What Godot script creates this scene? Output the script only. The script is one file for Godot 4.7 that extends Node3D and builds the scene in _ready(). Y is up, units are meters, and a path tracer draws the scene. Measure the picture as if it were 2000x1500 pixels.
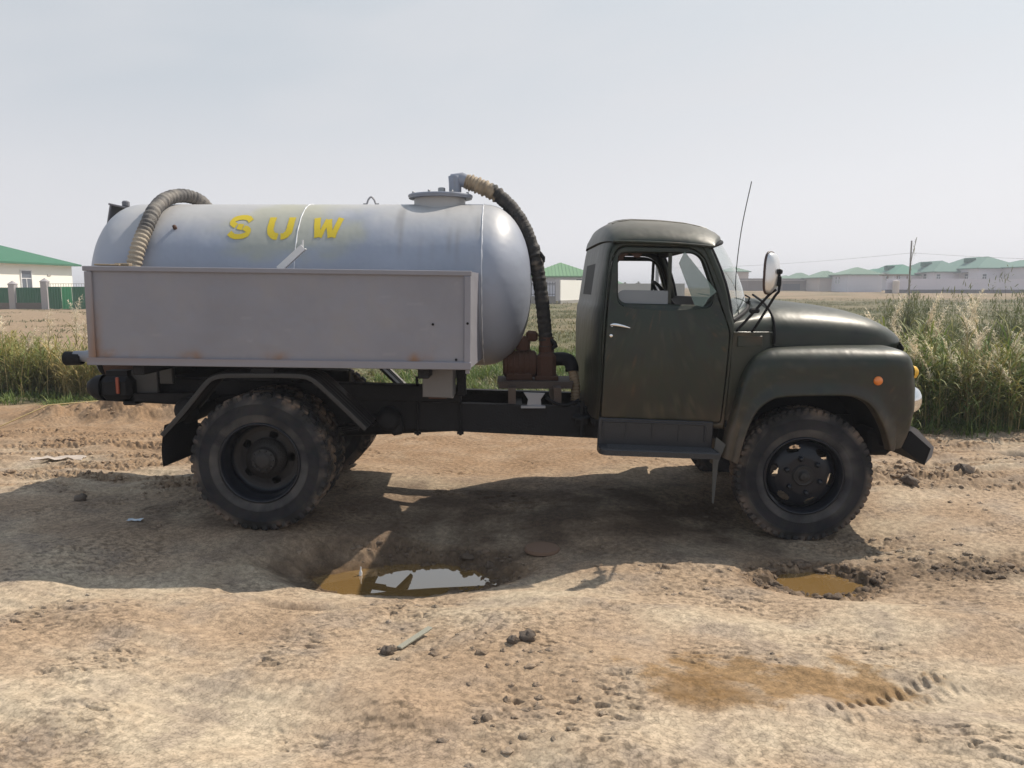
extends Node3D
# A grey water tanker with a dark green cab stands on drying mud; reeds, a field and green-roofed houses behind.

class Geo:
	# collects vertices, colours and triangles (clockwise fronts); normals are smooth within one patch
	var v := PackedVector3Array()
	var c := PackedColorArray()
	var t := PackedInt32Array()
	var tint := Color.WHITE

	func vert(p: Vector3) -> int:
		v.append(p)
		c.append(tint)
		return v.size() - 1

	func tri(a: Vector3, b: Vector3, d: Vector3) -> void:
		var i := v.size()
		v.append(a); v.append(b); v.append(d)
		for k in 3: c.append(tint)
		t.append(i); t.append(i + 1); t.append(i + 2)

	func quad(a: Vector3, b: Vector3, d: Vector3, e: Vector3) -> void:
		var i := v.size()
		v.append(a); v.append(b); v.append(d); v.append(e)
		for k in 4: c.append(tint)
		for k in [0, 1, 2, 0, 2, 3]: t.append(i + k)

	func patch(rows: Array, closed := false, flip := false) -> void:
		var n: int = rows[0].size()
		var base := v.size()
		for r in rows:
			v.append_array(r)
			for k in n: c.append(tint)
		var m := n if closed else n - 1
		for i in rows.size() - 1:
			if rows[i][0].is_equal_approx(rows[i + 1][0]) and rows[i][n / 2].is_equal_approx(rows[i + 1][n / 2]) and rows[i][n / 3].is_equal_approx(rows[i + 1][n / 3]):
				continue
			for j in m:
				var a := base + i * n + j
				var b := base + i * n + (j + 1) % n
				var d := a + n
				var e := b + n
				if flip:
					t.append(a); t.append(d); t.append(b); t.append(b); t.append(d); t.append(e)
				else:
					t.append(a); t.append(b); t.append(d); t.append(b); t.append(e); t.append(d)

	func fan(ring: PackedVector3Array, flip := false) -> void:
		var mid := Vector3.ZERO
		for p in ring: mid += p
		mid /= ring.size()
		var i := vert(mid)
		var base := v.size()
		for p in ring: vert(p)
		var n := ring.size()
		for k in n:
			t.append(i)
			if flip:
				t.append(base + k); t.append(base + (k + 1) % n)
			else:
				t.append(base + (k + 1) % n); t.append(base + k)

	func box(at: Vector3, size: Vector3, turn := Basis.IDENTITY, bevel := 0.0) -> void:
		var h := size * 0.5
		var b := minf(bevel, minf(h.x, minf(h.y, h.z)) * 0.9)
		if b <= 0.0:
			for ax in 3:
				for s in [-1.0, 1.0]:
					var u := Vector3.ZERO; u[(ax + 1) % 3] = h[(ax + 1) % 3]
					var w := Vector3.ZERO; w[(ax + 2) % 3] = h[(ax + 2) % 3]
					var o := Vector3.ZERO; o[ax] = s * h[ax]
					if s > 0: quad(at + turn * (o - u - w), at + turn * (o - u + w), at + turn * (o + u + w), at + turn * (o + u - w))
					else: quad(at + turn * (o - u - w), at + turn * (o + u - w), at + turn * (o + u + w), at + turn * (o - u + w))
			return
		var i := h - Vector3(b, b, b)
		for ax in 3:
			var a1 := (ax + 1) % 3
			var a2 := (ax + 2) % 3
			for s in [-1.0, 1.0]:
				var p := []
				for q in [[-1, -1], [-1, 1], [1, 1], [1, -1]]:
					var e := Vector3.ZERO
					e[ax] = s * h[ax]; e[a1] = q[0] * i[a1]; e[a2] = q[1] * i[a2]
					p.append(at + turn * e)
				if s < 0: p.reverse()
				quad(p[0], p[1], p[2], p[3])
			for s1 in [-1.0, 1.0]:
				for s2 in [-1.0, 1.0]:
					var p := []
					for q in [[1, -1], [1, 1], [0, 1], [0, -1]]:
						var e := Vector3.ZERO
						e[a1] = s1 * (h[a1] if q[0] == 1 else i[a1])
						e[a2] = s2 * (i[a2] if q[0] == 1 else h[a2])
						e[ax] = q[1] * i[ax]
						p.append(at + turn * e)
					if s1 * s2 < 0: p.reverse()
					quad(p[0], p[1], p[2], p[3])
		for sx in [-1.0, 1.0]:
			for sy in [-1.0, 1.0]:
				for sz in [-1.0, 1.0]:
					var p := [at + turn * Vector3(sx * h.x, sy * i.y, sz * i.z), at + turn * Vector3(sx * i.x, sy * h.y, sz * i.z), at + turn * Vector3(sx * i.x, sy * i.y, sz * h.z)]
					if sx * sy * sz > 0: tri(p[0], p[2], p[1])
					else: tri(p[0], p[1], p[2])

	func tube(path: PackedVector3Array, radius, sides := 8, caps := true) -> void:
		var rows := []
		var n := path.size()
		var up := Vector3.UP
		var d0 := (path[1] - path[0]).normalized()
		if absf(d0.y) > 0.9: up = Vector3.RIGHT
		for i in n:
			var d := (path[mini(i + 1, n - 1)] - path[maxi(i - 1, 0)]).normalized()
			var side := d.cross(up).normalized()
			up = side.cross(d).normalized()
			var r: float = radius[i] if radius is Array or radius is PackedFloat32Array else radius
			var row := PackedVector3Array()
			for k in sides:
				var a := TAU * k / sides
				row.append(path[i] + (side * cos(a) + up * sin(a)) * r)
			rows.append(row)
		patch(rows, true, true)
		if caps:
			fan(rows[0], false)
			fan(rows[n - 1], true)

	func lathe(prof: Array, at: Vector3, axis: Vector3, sides := 24, sector := TAU, start := 0.0) -> void:
		# prof: (radius, along the axis); a point given twice makes a crease
		var up := Vector3.UP if absf(axis.y) < 0.9 else Vector3.RIGHT
		var s := axis.cross(up).normalized()
		var u := s.cross(axis).normalized()
		var full := is_equal_approx(sector, TAU)
		var rows := []
		for p in prof:
			var row := PackedVector3Array()
			for k in (sides if full else sides + 1):
				var a := start + sector * k / sides
				row.append(at + axis * p.y + (s * cos(a) + u * sin(a)) * p.x)
			rows.append(row)
		patch(rows, full, true)

	func prism(poly: PackedVector2Array, z0: float, z1: float, xf := Transform3D.IDENTITY, bevel := 0.0, smooth := false) -> void:
		# a flat outline in x,y made thick along z; the z1 side carries the bevel
		var n := poly.size()
		var area := 0.0
		for i in n: area += poly[i].cross(poly[(i + 1) % n])
		var p := poly.duplicate()
		if area < 0: p.reverse()
		var inner := p.duplicate()
		if bevel > 0:
			for i in n:
				var e1 := (p[i] - p[(i + n - 1) % n]).normalized()
				var e2 := (p[(i + 1) % n] - p[i]).normalized()
				var m := (Vector2(-e1.y, e1.x) + Vector2(-e2.y, e2.x))
				m = m.normalized() / maxf(0.5, m.length() * 0.5)
				inner[i] = p[i] + m * bevel
		var back := PackedVector3Array(); var mid := PackedVector3Array(); var front := PackedVector3Array()
		for i in n:
			back.append(xf * Vector3(p[i].x, p[i].y, z0))
			mid.append(xf * Vector3(p[i].x, p[i].y, z1 - bevel))
			front.append(xf * Vector3(inner[i].x, inner[i].y, z1))
		if smooth:
			patch([back, mid], true, true)
			if bevel > 0: patch([mid, front], true, true)
		else:
			for i in n:
				var j := (i + 1) % n
				quad(back[i], mid[i], mid[j], back[j])
				if bevel > 0: quad(mid[i], front[i], front[j], mid[j])
		var tr := Geometry2D.triangulate_polygon(p)
		if tr.is_empty(): tr = Geometry2D.triangulate_delaunay(p)
		var b0 := v.size()
		for q in front: vert(q)
		var b1 := v.size()
		for q in back: vert(q)
		for k in range(0, tr.size(), 3):
			var q0 := tr[k]; var q1 := tr[k + 1]; var q2 := tr[k + 2]
			if (p[q1] - p[q0]).cross(p[q2] - p[q0]) > 0:
				var sw := q1; q1 = q2; q2 = sw
			t.append(b0 + q0); t.append(b0 + q1); t.append(b0 + q2)
			t.append(b1 + q0); t.append(b1 + q2); t.append(b1 + q1)

	func paint(f: Callable) -> void:
		for i in v.size(): c[i] = f.call(v[i])

	func bend(f: Callable) -> void:
		for i in v.size(): v[i] = f.call(v[i])

	func add(g: Geo, xf := Transform3D.IDENTITY) -> void:
		var b := v.size()
		for p in g.v: v.append(xf * p)
		c.append_array(g.c)
		for k in g.t: t.append(b + k)

	func mesh(m: Material) -> ArrayMesh:
		var n := PackedVector3Array()
		n.resize(v.size())
		for k in range(0, t.size(), 3):
			var a := t[k]; var b := t[k + 1]; var d := t[k + 2]
			var f := (v[d] - v[a]).cross(v[b] - v[a])
			n[a] += f; n[b] += f; n[d] += f
		for i in n.size():
			n[i] = n[i].normalized() if n[i].length_squared() > 1e-20 else Vector3.UP
		var arr := []
		arr.resize(Mesh.ARRAY_MAX)
		arr[Mesh.ARRAY_VERTEX] = v
		arr[Mesh.ARRAY_NORMAL] = n
		arr[Mesh.ARRAY_COLOR] = c
		arr[Mesh.ARRAY_INDEX] = t
		var am := ArrayMesh.new()
		am.add_surface_from_arrays(Mesh.PRIMITIVE_TRIANGLES, arr)
		am.surface_set_material(0, m)
		return am


var N := FastNoiseLite.new()      # smooth noise, one cycle per unit
var NF := FastNoiseLite.new()     # the same in four octaves
var NC := FastNoiseLite.new()     # cells
var rng := RandomNumberGenerator.new()
var M := {}
var used := {}
const TRUCK_Z := -6.4

func numbered(called: String) -> String:
	if not used.has(called):
		used[called] = 0
		return called
	used[called] += 1
	return "%s_%03d" % [called, used[called]]

func tag(o: Node, label: String, category: String, group := "") -> Node:
	o.set_meta("label", label)
	o.set_meta("category", category)
	if group: o.set_meta("group", group)
	return o

func thing(called: String, label: String, category: String, at := Vector3.ZERO, turn := 0.0, group := "") -> Node3D:
	var o := Node3D.new()
	o.name = numbered(called)
	add_child(o)
	o.position = at
	o.rotation.y = turn
	tag(o, label, category, group)
	return o

func obj(called: String, g: Geo, m: Material, parent: Node = self) -> MeshInstance3D:
	var o := MeshInstance3D.new()
	o.name = numbered(called) if parent == self else called
	o.mesh = g.mesh(m)
	parent.add_child(o, true)
	return o

func same(called: String, source: MeshInstance3D, xf: Transform3D, parent: Node) -> MeshInstance3D:
	var o := MeshInstance3D.new()
	o.name = called
	o.mesh = source.mesh
	o.transform = xf
	parent.add_child(o, true)
	return o

func lin(r: float, g: float, b: float, a := 1.0) -> Color:
	var k := Color(r, g, b).linear_to_srgb()
	k.a = a
	return k

func mat(col: Color, rough: float, metal := 0.0, bump: Texture2D = null, bump_cm := 0.3, scale := 2.0, vc := false) -> StandardMaterial3D:
	var m := StandardMaterial3D.new()
	m.albedo_color = col
	m.roughness = rough
	m.metallic = metal
	m.vertex_color_use_as_albedo = vc
	m.cull_mode = BaseMaterial3D.CULL_DISABLED
	if bump:
		m.uv1_triplanar = true
		m.uv1_world_triplanar = false
		m.uv1_scale = Vector3.ONE * scale
		m.heightmap_enabled = true
		m.heightmap_texture = bump
		m.heightmap_scale = bump_cm
	return m

func glass_mat(col: Color, alpha: float) -> StandardMaterial3D:
	var m := StandardMaterial3D.new()
	col.a = alpha
	m.albedo_color = col
	m.transparency = BaseMaterial3D.TRANSPARENCY_ALPHA
	m.roughness = 0.03
	m.cull_mode = BaseMaterial3D.CULL_DISABLED
	return m

func noise_image(size: int, freq: float, kind: int, oct: int, sd: int) -> Image:
	var f := FastNoiseLite.new()
	f.seed = sd
	f.noise_type = kind
	f.frequency = freq
	f.fractal_octaves = oct
	f.fractal_type = FastNoiseLite.FRACTAL_FBM if oct > 1 else FastNoiseLite.FRACTAL_NONE
	if kind == FastNoiseLite.TYPE_CELLULAR:
		f.cellular_return_type = FastNoiseLite.RETURN_DISTANCE2_SUB
		f.cellular_distance_function = FastNoiseLite.DISTANCE_EUCLIDEAN
	return f.get_seamless_image(size, size, false, false, 0.12)

func spline(p: Array, per: int) -> PackedVector3Array:
	var out := PackedVector3Array()
	for i in p.size() - 1:
		for k in per:
			out.append(p[i].cubic_interpolate(p[i + 1], p[maxi(i - 1, 0)], p[mini(i + 2, p.size() - 1)], float(k) / per))
	out.append(p[-1])
	return out

func rounded(p: Array, radius: Array, n := 5) -> PackedVector2Array:
	# a polygon with its corners rounded
	var out := PackedVector2Array()
	for i in p.size():
		var a: Vector2 = p[i]
		var d1: Vector2 = p[(i + p.size() - 1) % p.size()] - a
		var d2: Vector2 = p[(i + 1) % p.size()] - a
		var r := minf(radius[i], minf(d1.length(), d2.length()) * 0.49)
		if r < 0.002:
			out.append(a)
			continue
		var s := a + d1.normalized() * r
		var e := a + d2.normalized() * r
		for k in n + 1:
			var q := float(k) / n
			out.append(s.lerp(a, q).lerp(a.lerp(e, q), q))
	return out

func _ready() -> void:
	setup()
	materials()
	build_ground()
	build_truck()
	build_background()
	build_plants()
	build_litter()

func setup() -> void:
	var cam := Camera3D.new()
	cam.name = "camera"
	cam.fov = 53.13
	cam.position = Vector3(0, 1.72, 0)
	cam.rotation_degrees = Vector3(-7.2, 0, 0)
	cam.far = 4000
	cam.near = 0.05
	add_child(cam)
	cam.current = true
	var towards := Vector3(0.71, 1.0, -0.47).normalized()
	var im := Image.create(1024, 512, false, Image.FORMAT_RGBAF)
	N.noise_type = FastNoiseLite.TYPE_SIMPLEX_SMOOTH
	N.frequency = 1.0
	N.fractal_type = FastNoiseLite.FRACTAL_NONE
	N.seed = 11
	NF.noise_type = FastNoiseLite.TYPE_SIMPLEX_SMOOTH
	NF.frequency = 1.0
	NF.fractal_octaves = 4
	NF.seed = 5
	NC.noise_type = FastNoiseLite.TYPE_CELLULAR
	NC.frequency = 1.0
	NC.cellular_return_type = FastNoiseLite.RETURN_DISTANCE2_SUB
	NC.seed = 3
	rng.seed = 2024
	var horizon := Vector3(0.745, 0.745, 0.775)
	var mid := Vector3(0.475, 0.54, 0.605)
	var zenith := Vector3(0.26, 0.37, 0.52)
	for y in 512:
		var e := (0.5 - (y + 0.5) / 512.0) * PI
		var s := maxf(0.0, sin(e))
		var base := horizon.lerp(mid, smoothstep(0.02, 0.36, s)).lerp(zenith, smoothstep(0.30, 0.95, s))
		var flat := cos(e)
		for x in 1024:
			var a := (x + 0.5) / 1024.0 * TAU
			var d := Vector3(sin(a) * flat, sin(e), -cos(a) * flat)
			var g := maxf(0.0, d.dot(towards))
			var k := base + Vector3(0.36, 0.335, 0.31) * pow(g, 2.2) + Vector3(0.6, 0.55, 0.45) * pow(g, 60.0)
			if e > -0.05:
				# thin streaks of high haze
				var w := NF.get_noise_3d(d.x * 1.3 + d.y * 2.2 + 4.0, d.y * 5.5 - d.x * 1.6, d.z * 1.3)
				k = k.lerp(Vector3(0.76, 0.75, 0.77), clampf(0.12 + w * 0.55, 0.0, 0.4) * smoothstep(0.0, 0.25, s))
			im.set_pixel(x, y, Color(k.x, k.y, k.z))
	var pano := PanoramaSkyMaterial.new()
	pano.panorama = ImageTexture.create_from_image(im)
	var sky := Sky.new()
	sky.sky_material = pano
	var env := Environment.new()
	env.background_mode = Environment.BG_SKY
	env.sky = sky
	env.tonemap_mode = Environment.TONE_MAPPER_LINEAR
	env.tonemap_exposure = 1.04
	env.sdfgi_enabled = true
	env.ssao_enabled = true
	env.ssil_enabled = true
	env.fog_enabled = true
	env.fog_density = 0.0018
	env.fog_light_color = Color(0.86, 0.87, 0.90)
	var we := WorldEnvironment.new()
	we.name = "world"
	we.environment = env
	add_child(we)
	var sun := DirectionalLight3D.new()
	sun.name = "sun"
	sun.light_energy = 1.6
	sun.light_color = Color(1.0, 0.955, 0.89)
	sun.light_angular_distance = 0.5
	sun.shadow_enabled = true
	add_child(sun)
	sun.look_at_from_position(towards * 50.0, Vector3.ZERO)

func materials() -> void:
	var fine := noise_image(512, 0.03, FastNoiseLite.TYPE_SIMPLEX_SMOOTH, 5, 21)
	var wavy := noise_image(256, 0.012, FastNoiseLite.TYPE_SIMPLEX_SMOOTH, 3, 8)
	M.fine_tex = ImageTexture.create_from_image(fine)
	M.wavy_tex = ImageTexture.create_from_image(wavy)
	# soil relief and grain: crumbs, pits and hairline cracks
	var cr := noise_image(1024, 0.018, FastNoiseLite.TYPE_CELLULAR, 1, 4)
	var cf := noise_image(1024, 0.055, FastNoiseLite.TYPE_CELLULAR, 1, 14)
	var sf := noise_image(1024, 0.02, FastNoiseLite.TYPE_SIMPLEX_SMOOTH, 5, 31)
	var sm := noise_image(1024, 0.006, FastNoiseLite.TYPE_SIMPLEX_SMOOTH, 3, 37)
	var sp := noise_image(1024, 0.085, FastNoiseLite.TYPE_SIMPLEX_SMOOTH, 2, 51)
	for q in [cr, cf, sf, sm, sp]: q.convert(Image.FORMAT_L8)
	var b1 := cr.get_data(); var b2 := cf.get_data(); var b3 := sf.get_data(); var b4 := sm.get_data(); var b5 := sp.get_data()
	var hb := PackedByteArray(); hb.resize(1024 * 1024)
	var ab := PackedByteArray(); ab.resize(1024 * 1024 * 3)
	for i in 1024 * 1024:
		var where := clampf((b4[i] - 118) / 50.0, 0.0, 1.0)
		var crack := (1.0 - clampf(b1[i] / 26.0, 0.0, 1.0)) * where
		var pit := (1.0 - clampf(b2[i] / 60.0, 0.0, 1.0)) * (1.0 - where)
		var g := b3[i] / 255.0
		var speck := clampf((b5[i] - 158) / 40.0, 0.0, 1.0) * clampf(0.35 + where, 0.0, 1.0)
		var light := clampf((96 - b5[i]) / 40.0, 0.0, 1.0)
		hb[i] = int(clampf(g * 0.75 + 0.25 - 0.10 * crack - 0.22 * pit - 0.18 * speck + 0.06 * light, 0.0, 1.0) * 255.0)
		var al := clampf(0.91 + (g - 0.5) * 0.30 - 0.05 * crack - 0.14 * pit - 0.16 * speck + 0.04 * light, 0.2, 1.0)
		ab[i * 3] = int(al * 255.0)
		ab[i * 3 + 1] = int(clampf(al * 0.992, 0.0, 1.0) * 255.0)
		ab[i * 3 + 2] = int(clampf(al * 0.975, 0.0, 1.0) * 255.0)
	M.soil_h = ImageTexture.create_from_image(Image.create_from_data(1024, 1024, false, Image.FORMAT_L8, hb))
	M.soil_a = ImageTexture.create_from_image(Image.create_from_data(1024, 1024, false, Image.FORMAT_RGB8, ab))
	var soil := mat(Color.WHITE, 0.92, 0.0, M.soil_h, 0.16, 0.8, true)
	soil.uv1_world_triplanar = true
	soil.albedo_texture = M.soil_a
	soil.metallic_specular = 0.3
	M.soil = soil
	var field := mat(Color.WHITE, 0.95, 0.0, M.soil_h, 3.0, 0.3, true)
	field.uv1_world_triplanar = true
	field.albedo_texture = M.soil_a
	field.metallic_specular = 0.2
	M.field = field
	M.clod = mat(Color.WHITE, 0.85, 0.0, M.fine_tex, 0.5, 4.0, true)
	M.water = mat(lin(0.205, 0.125, 0.045), 0.0)
	M.water.metallic_specular = 0.8
	M.water.clearcoat_enabled = true
	M.water.clearcoat = 1.0
	M.water.clearcoat_roughness = 0.01
	M.tank = mat(Color.WHITE, 0.46, 0.0, M.wavy_tex, 0.4, 1.4, true)
	M.tank.metallic_specular = 0.55
	M.bin = mat(Color.WHITE, 0.55, 0.0, M.wavy_tex, 0.6, 1.1, true)
	M.green = mat(Color.WHITE, 0.43, 0.0, M.wavy_tex, 0.28, 1.9, true)
	M.green.metallic_specular = 0.42
	M.black = mat(lin(0.016, 0.016, 0.018), 0.55, 0.0, M.fine_tex, 0.15, 3.0)
	M.chassis = mat(lin(0.020, 0.020, 0.022), 0.6, 0.0, M.fine_tex, 0.2, 3.0)
	M.dark = mat(lin(0.012, 0.012, 0.013), 0.8)
	M.rubber = mat(Color.WHITE, 0.75, 0.0, M.fine_tex, 0.2, 5.0, true)
	for q in [M.black, M.chassis, M.dark, M.rubber]: q.metallic_specular = 0.22
	M.rim = mat(lin(0.011, 0.013, 0.019), 0.30, 0.0, M.fine_tex, 0.08, 4.0)
	M.rim.metallic_specular = 0.38
	M.steel = mat(lin(0.30, 0.30, 0.30), 0.4, 0.6, M.fine_tex, 0.05, 5.0)
	M.chrome = mat(lin(0.75, 0.75, 0.75), 0.15, 1.0)
	M.rust = mat(lin(0.085, 0.042, 0.028), 0.85, 0.0, M.fine_tex, 0.4, 5.0)
	M.grey = mat(lin(0.30, 0.30, 0.32), 0.55, 0.0, M.fine_tex, 0.1, 3.0)
	M.hose = mat(Color.WHITE, 0.7, 0.0, M.fine_tex, 0.35, 6.0, true)
	M.cloth = mat(lin(0.33, 0.26, 0.18), 0.95, 0.0, M.fine_tex, 0.6, 7.0)
	M.yellow = mat(lin(0.55, 0.42, 0.015), 0.6, 0.0, M.fine_tex, 0.05, 4.0)
	M.white = mat(lin(0.72, 0.72, 0.72), 0.6)
	M.weld = mat(lin(0.60, 0.62, 0.66), 0.5)
	M.orange = mat(lin(0.75, 0.20, 0.02), 0.2)
	M.orange.clearcoat_enabled = true
	M.amber = mat(lin(0.80, 0.45, 0.04), 0.2)
	M.red = mat(lin(0.30, 0.06, 0.03), 0.3)
	M.pane = glass_mat(Color(0.85, 0.95, 0.93), 0.10)
	M.pane_dirty = glass_mat(lin(0.17, 0.19, 0.21), 0.80)
	M.pane_rear = mat(lin(0.035, 0.037, 0.037), 0.6)
	M.pane_rear.metallic_specular = 0.2
	M.pane_green = glass_mat(lin(0.10, 0.17, 0.15), 0.55)
	M.wall = mat(Color.WHITE, 0.9, 0.0, M.fine_tex, 1.0, 0.5, true)
	M.roof = mat(Color.WHITE, 0.85, 0.0, null, 0.0, 1.0, true)
	M.roof.metallic_specular = 0.25
	M.win = mat(lin(0.10, 0.12, 0.15), 0.15)
	M.leaf = mat(Color.WHITE, 0.6, 0.0, null, 0.0, 1.0, true)
	M.leaf.backlight_enabled = true
	M.leaf.backlight = Color(0.8, 0.8, 0.7)
	M.leaf.metallic_specular = 0.35
	M.plume = mat(Color.WHITE, 0.9, 0.0, null, 0.0, 1.0, true)
	M.plume.backlight_enabled = true
	M.plume.backlight = Color(0.8, 0.8, 0.8)
	M.wood = mat(lin(0.16, 0.14, 0.12), 0.9, 0.0, M.fine_tex, 0.5, 2.0)

# ------------------------------------------------------------------ ground
var g_wet := 0.0
var g_rough := 0.0
var g_edge := 0.0
var g_worn := 0.0
var g_mud := 0.0
const WATER_A := -0.225
const WATER_B := -0.150

func pad_edge(x: float) -> float:
	# where the bare mud ends and the weeds begin
	return -10.6 + 1.6 * smoothstep(0.5, 4.5, x) - 0.6 * smoothstep(-2.0, -5.0, x) + 0.35 * N.get_noise_2d(x * 0.7, 9.0)

func gh(x: float, z: float) -> float:
	var h := 0.045 * N.get_noise_2d(x * 0.35 + 7.0, z * 0.35) + 0.022 * N.get_noise_2d(x * 1.1, z * 1.3 + 31.0) * smoothstep(-17.0, -12.0, z)
	g_wet = 0.0
	g_mud = 0.0
	g_rough = 0.45 * maxf(0.0, N.get_noise_2d(x * 0.8 + 20.0, z * 0.8) - 0.1)
	if z < -58.0: h += minf(-z - 58.0, 90.0) * 0.0122
	g_edge = pad_edge(x) - z
	if absf(x) > 14.0 or z < -16.0 or z > 1.0: return h
	var e1 := exp(-(pow((x + 1.8) / 0.9, 2.0) + pow((z + 5.6) / 0.6, 2.0)))
	h = lerpf(h, -0.004, e1)
	var e2 := exp(-(pow((x - 2.15) / 1.2, 2.0) + pow((z + 5.5) / (0.8 if z < -5.5 else 1.5), 2.0)))
	h = lerpf(h, -0.138, e2)
	var e3 := exp(-(pow((x + 0.70) / 1.25, 2.0) + pow((z + 4.85) / (0.85 if z > -4.85 else 1.05), 2.0)))
	h = lerpf(h, -0.178, e3 * (1.0 - e1))
	var near := smoothstep(-4.0, -3.0, z)
	# wheel ruts running along the track
	var track := smoothstep(-9.6, -9.0, z) * smoothstep(-6.2, -6.7, z) * smoothstep(1.6, 2.8, absf(x))
	var rut := N.get_noise_2d(x * 0.55 + 3.0, z * 3.6)
	h += track * (0.045 * rut + 0.02 * N.get_noise_2d(x * 1.6, z * 7.0))
	var rough := g_rough + track * clampf(0.4 + rut * 1.1, 0.0, 0.9)
	# churned lumps right of the front wheel
	var lump := exp(-(pow((x - 3.0) / 0.8, 2.0) + pow((z + 4.75) / 0.28, 2.0))) + 0.8 * exp(-(pow((x - 2.6) / 0.6, 2.0) + pow((z + 5.3) / 0.3, 2.0)))
	lump += 0.8 * exp(-(pow((x - 3.7) / 1.3, 2.0) + pow((z + 7.0) / 0.3, 2.0)))
	rough = maxf(rough, minf(1.0, lump))
	g_mud = 0.8 * exp(-(pow((x - 2.75) / 0.75, 2.0) + pow((z + 4.72) / 0.22, 2.0)))
	# puddle hollows: the shore lies where p is 1
	var wob := 0.30 * N.get_noise_2d(x * 2.4 + 50.0, z * 2.8) + 0.14 * N.get_noise_2d(x * 7.0, z * 8.0)
	var pa := pow((x + 0.78) / 0.52, 2.0) + pow((z + 4.92) / 0.265, 2.0) + wob
	var pb := pow((x - 1.93) / 0.20, 2.0) + pow((z + 4.68) / 0.15, 2.0) + wob
	if pa < 4.0:
		h = lerpf(h, WATER_A + clampf(0.07 * (pa - 1.0), -0.07, 0.10 if z < -4.96 else 0.022), 1.0 - smoothstep(1.3, 3.4, pa))
		g_wet = 1.0 - smoothstep(0.9, 1.8, pa)
		g_mud = maxf(g_mud, (1.0 - smoothstep(1.2, 3.6, pa)) * smoothstep(-4.55, -4.75, z))
		rough = maxf(rough, smoothstep(0.9, 1.2, pa) * (1.0 - smoothstep(2.4, 4.0, pa)) * smoothstep(-0.4, 0.1, x + 0.6 - (z + 5.0) * 1.4))
	if pb < 9.0:
		h = lerpf(h, WATER_B + clampf(0.05 * (pb - 1.0), -0.07, 0.09 if z < -4.65 else 0.03), 1.0 - smoothstep(1.3, 5.0, pb))
		g_wet = maxf(g_wet, 1.0 - smoothstep(0.9, 2.0, pb))
		g_mud = maxf(g_mud, 1.0 - smoothstep(2.0, 6.0, pb))
		rough = maxf(rough, smoothstep(0.8, 1.4, pb) * (1.0 - smoothstep(4.0, 9.0, pb)))
	# a short sharp hollow in the foreground
	var hol := exp(-pow((z + 4.17 + 0.10 * pow((x + 1.2) / 0.35, 2.0)) / 0.045, 2.0)) * exp(-pow((x + 1.2) / 0.30, 2.0))
	h -= 0.075 * hol
	# heaps of pushed-up earth on the left
	var heap := 0.42 * exp(-(pow((x + 5.05) / 0.55, 2.0) + pow((z + 10.3) / 0.45, 2.0))) + 0.34 * exp(-(pow((x + 4.1) / 0.7, 2.0) + pow((z + 10.5) / 0.45, 2.0))) + 0.16 * exp(-(pow((x + 6.1) / 0.5, 2.0) + pow((z + 10.1) / 0.4, 2.0)))
	h += heap * (1.0 + 0.5 * N.get_noise_2d(x * 3.0, z * 3.0))
	rough = maxf(rough, minf(0.8, heap * 4.0))
	# broken crust in the middle of the foreground
	rough = maxf(rough, 0.45 * exp(-(pow((x - 0.10) / 0.28, 2.0) + pow((z + 3.35) / 0.35, 2.0))) + 0.55 * exp(-(pow((x + 0.42) / 0.24, 2.0) + pow((z + 3.55) / 0.22, 2.0))))
	rough = clampf(rough, 0.0, 1.0)
	# lugs of a tyre pressed into the damp patch
	if near > 0.0 and x > 1.1 and x < 2.1:
		var along := (x - 1.38) * 0.886 - (z + 2.99) * 0.464
		var across := (x - 1.38) * 0.464 + (z + 2.99) * 0.886
		for o in 2:
			var b := absf(across - 0.10 * o) / 0.045
			if along > -0.12 and along < 0.62 and b < 1.0:
				var ph := fposmod(along + 0.5 * across + 0.02 * o, 0.062) / 0.062
				h -= (0.017 - 0.009 * o) * smoothstep(0.0, 0.15, ph) * (1.0 - smoothstep(0.5, 0.65, ph)) * (1.0 - b * b)
	if x > -0.36 and x < 0.05 and z < -3.55 and z > -4.0:
		for o in 3:
			var dd := absf((x + 0.27 - 0.09 * o) - (-(z + 3.78)) * 0.42)
			h -= 0.012 * exp(-pow(dd / 0.007, 2.0)) * smoothstep(0.2, 0.12, absf(z + 3.78))
	g_rough = rough
	# crumbs, crust and hairline cracks; smooth trodden patches lie between them
	var rut_u := x * 0.94 + z * 0.34
	var rut_v := z * 0.94 - x * 0.34
	h += 0.024 * N.get_noise_2d(rut_u * 0.5 + 12.0, rut_v * 2.3) * smoothstep(-5.2, -4.2, z) + 0.008 * N.get_noise_2d(rut_u * 1.1, rut_v * 8.0) * smoothstep(-5.0, -4.2, z) * smoothstep(-0.1, 0.4, N.get_noise_2d(x * 0.5 + 33.0, z * 0.7))
	var worn := smoothstep(-0.15, 0.35, NF.get_noise_2d(x * 0.9 + 60.0, z * 1.2 + 14.0)) * smoothstep(-11.0, -9.0, z)
	if rough > 0.02: h += (0.010 + (0.055 if z > -6.2 else 0.080) * rough) * (0.35 + NC.get_noise_2d(x * 13.0, z * 13.0)) * rough
	h += (0.0012 + 0.0035 * worn + 0.012 * rough) * NF.get_noise_2d(x * 6.0, z * 6.0) + (0.0003 + 0.0022 * worn + 0.004 * rough) * NF.get_noise_2d(x * 19.0, z * 24.0)
	# short gouges and lifted flakes, longer along the track than across it
	var gouge := NF.get_noise_2d(x * 5.5 + 2.0 * z, z * 17.0 - 3.0 * x)
	var loose := smoothstep(-0.05, 0.35, N.get_noise_2d(x * 1.3 + 90.0, z * 1.7))
	h -= (0.003 + 0.019 * worn * loose + 0.010 * rough) * smoothstep(0.22, 0.50, gouge)
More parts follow.
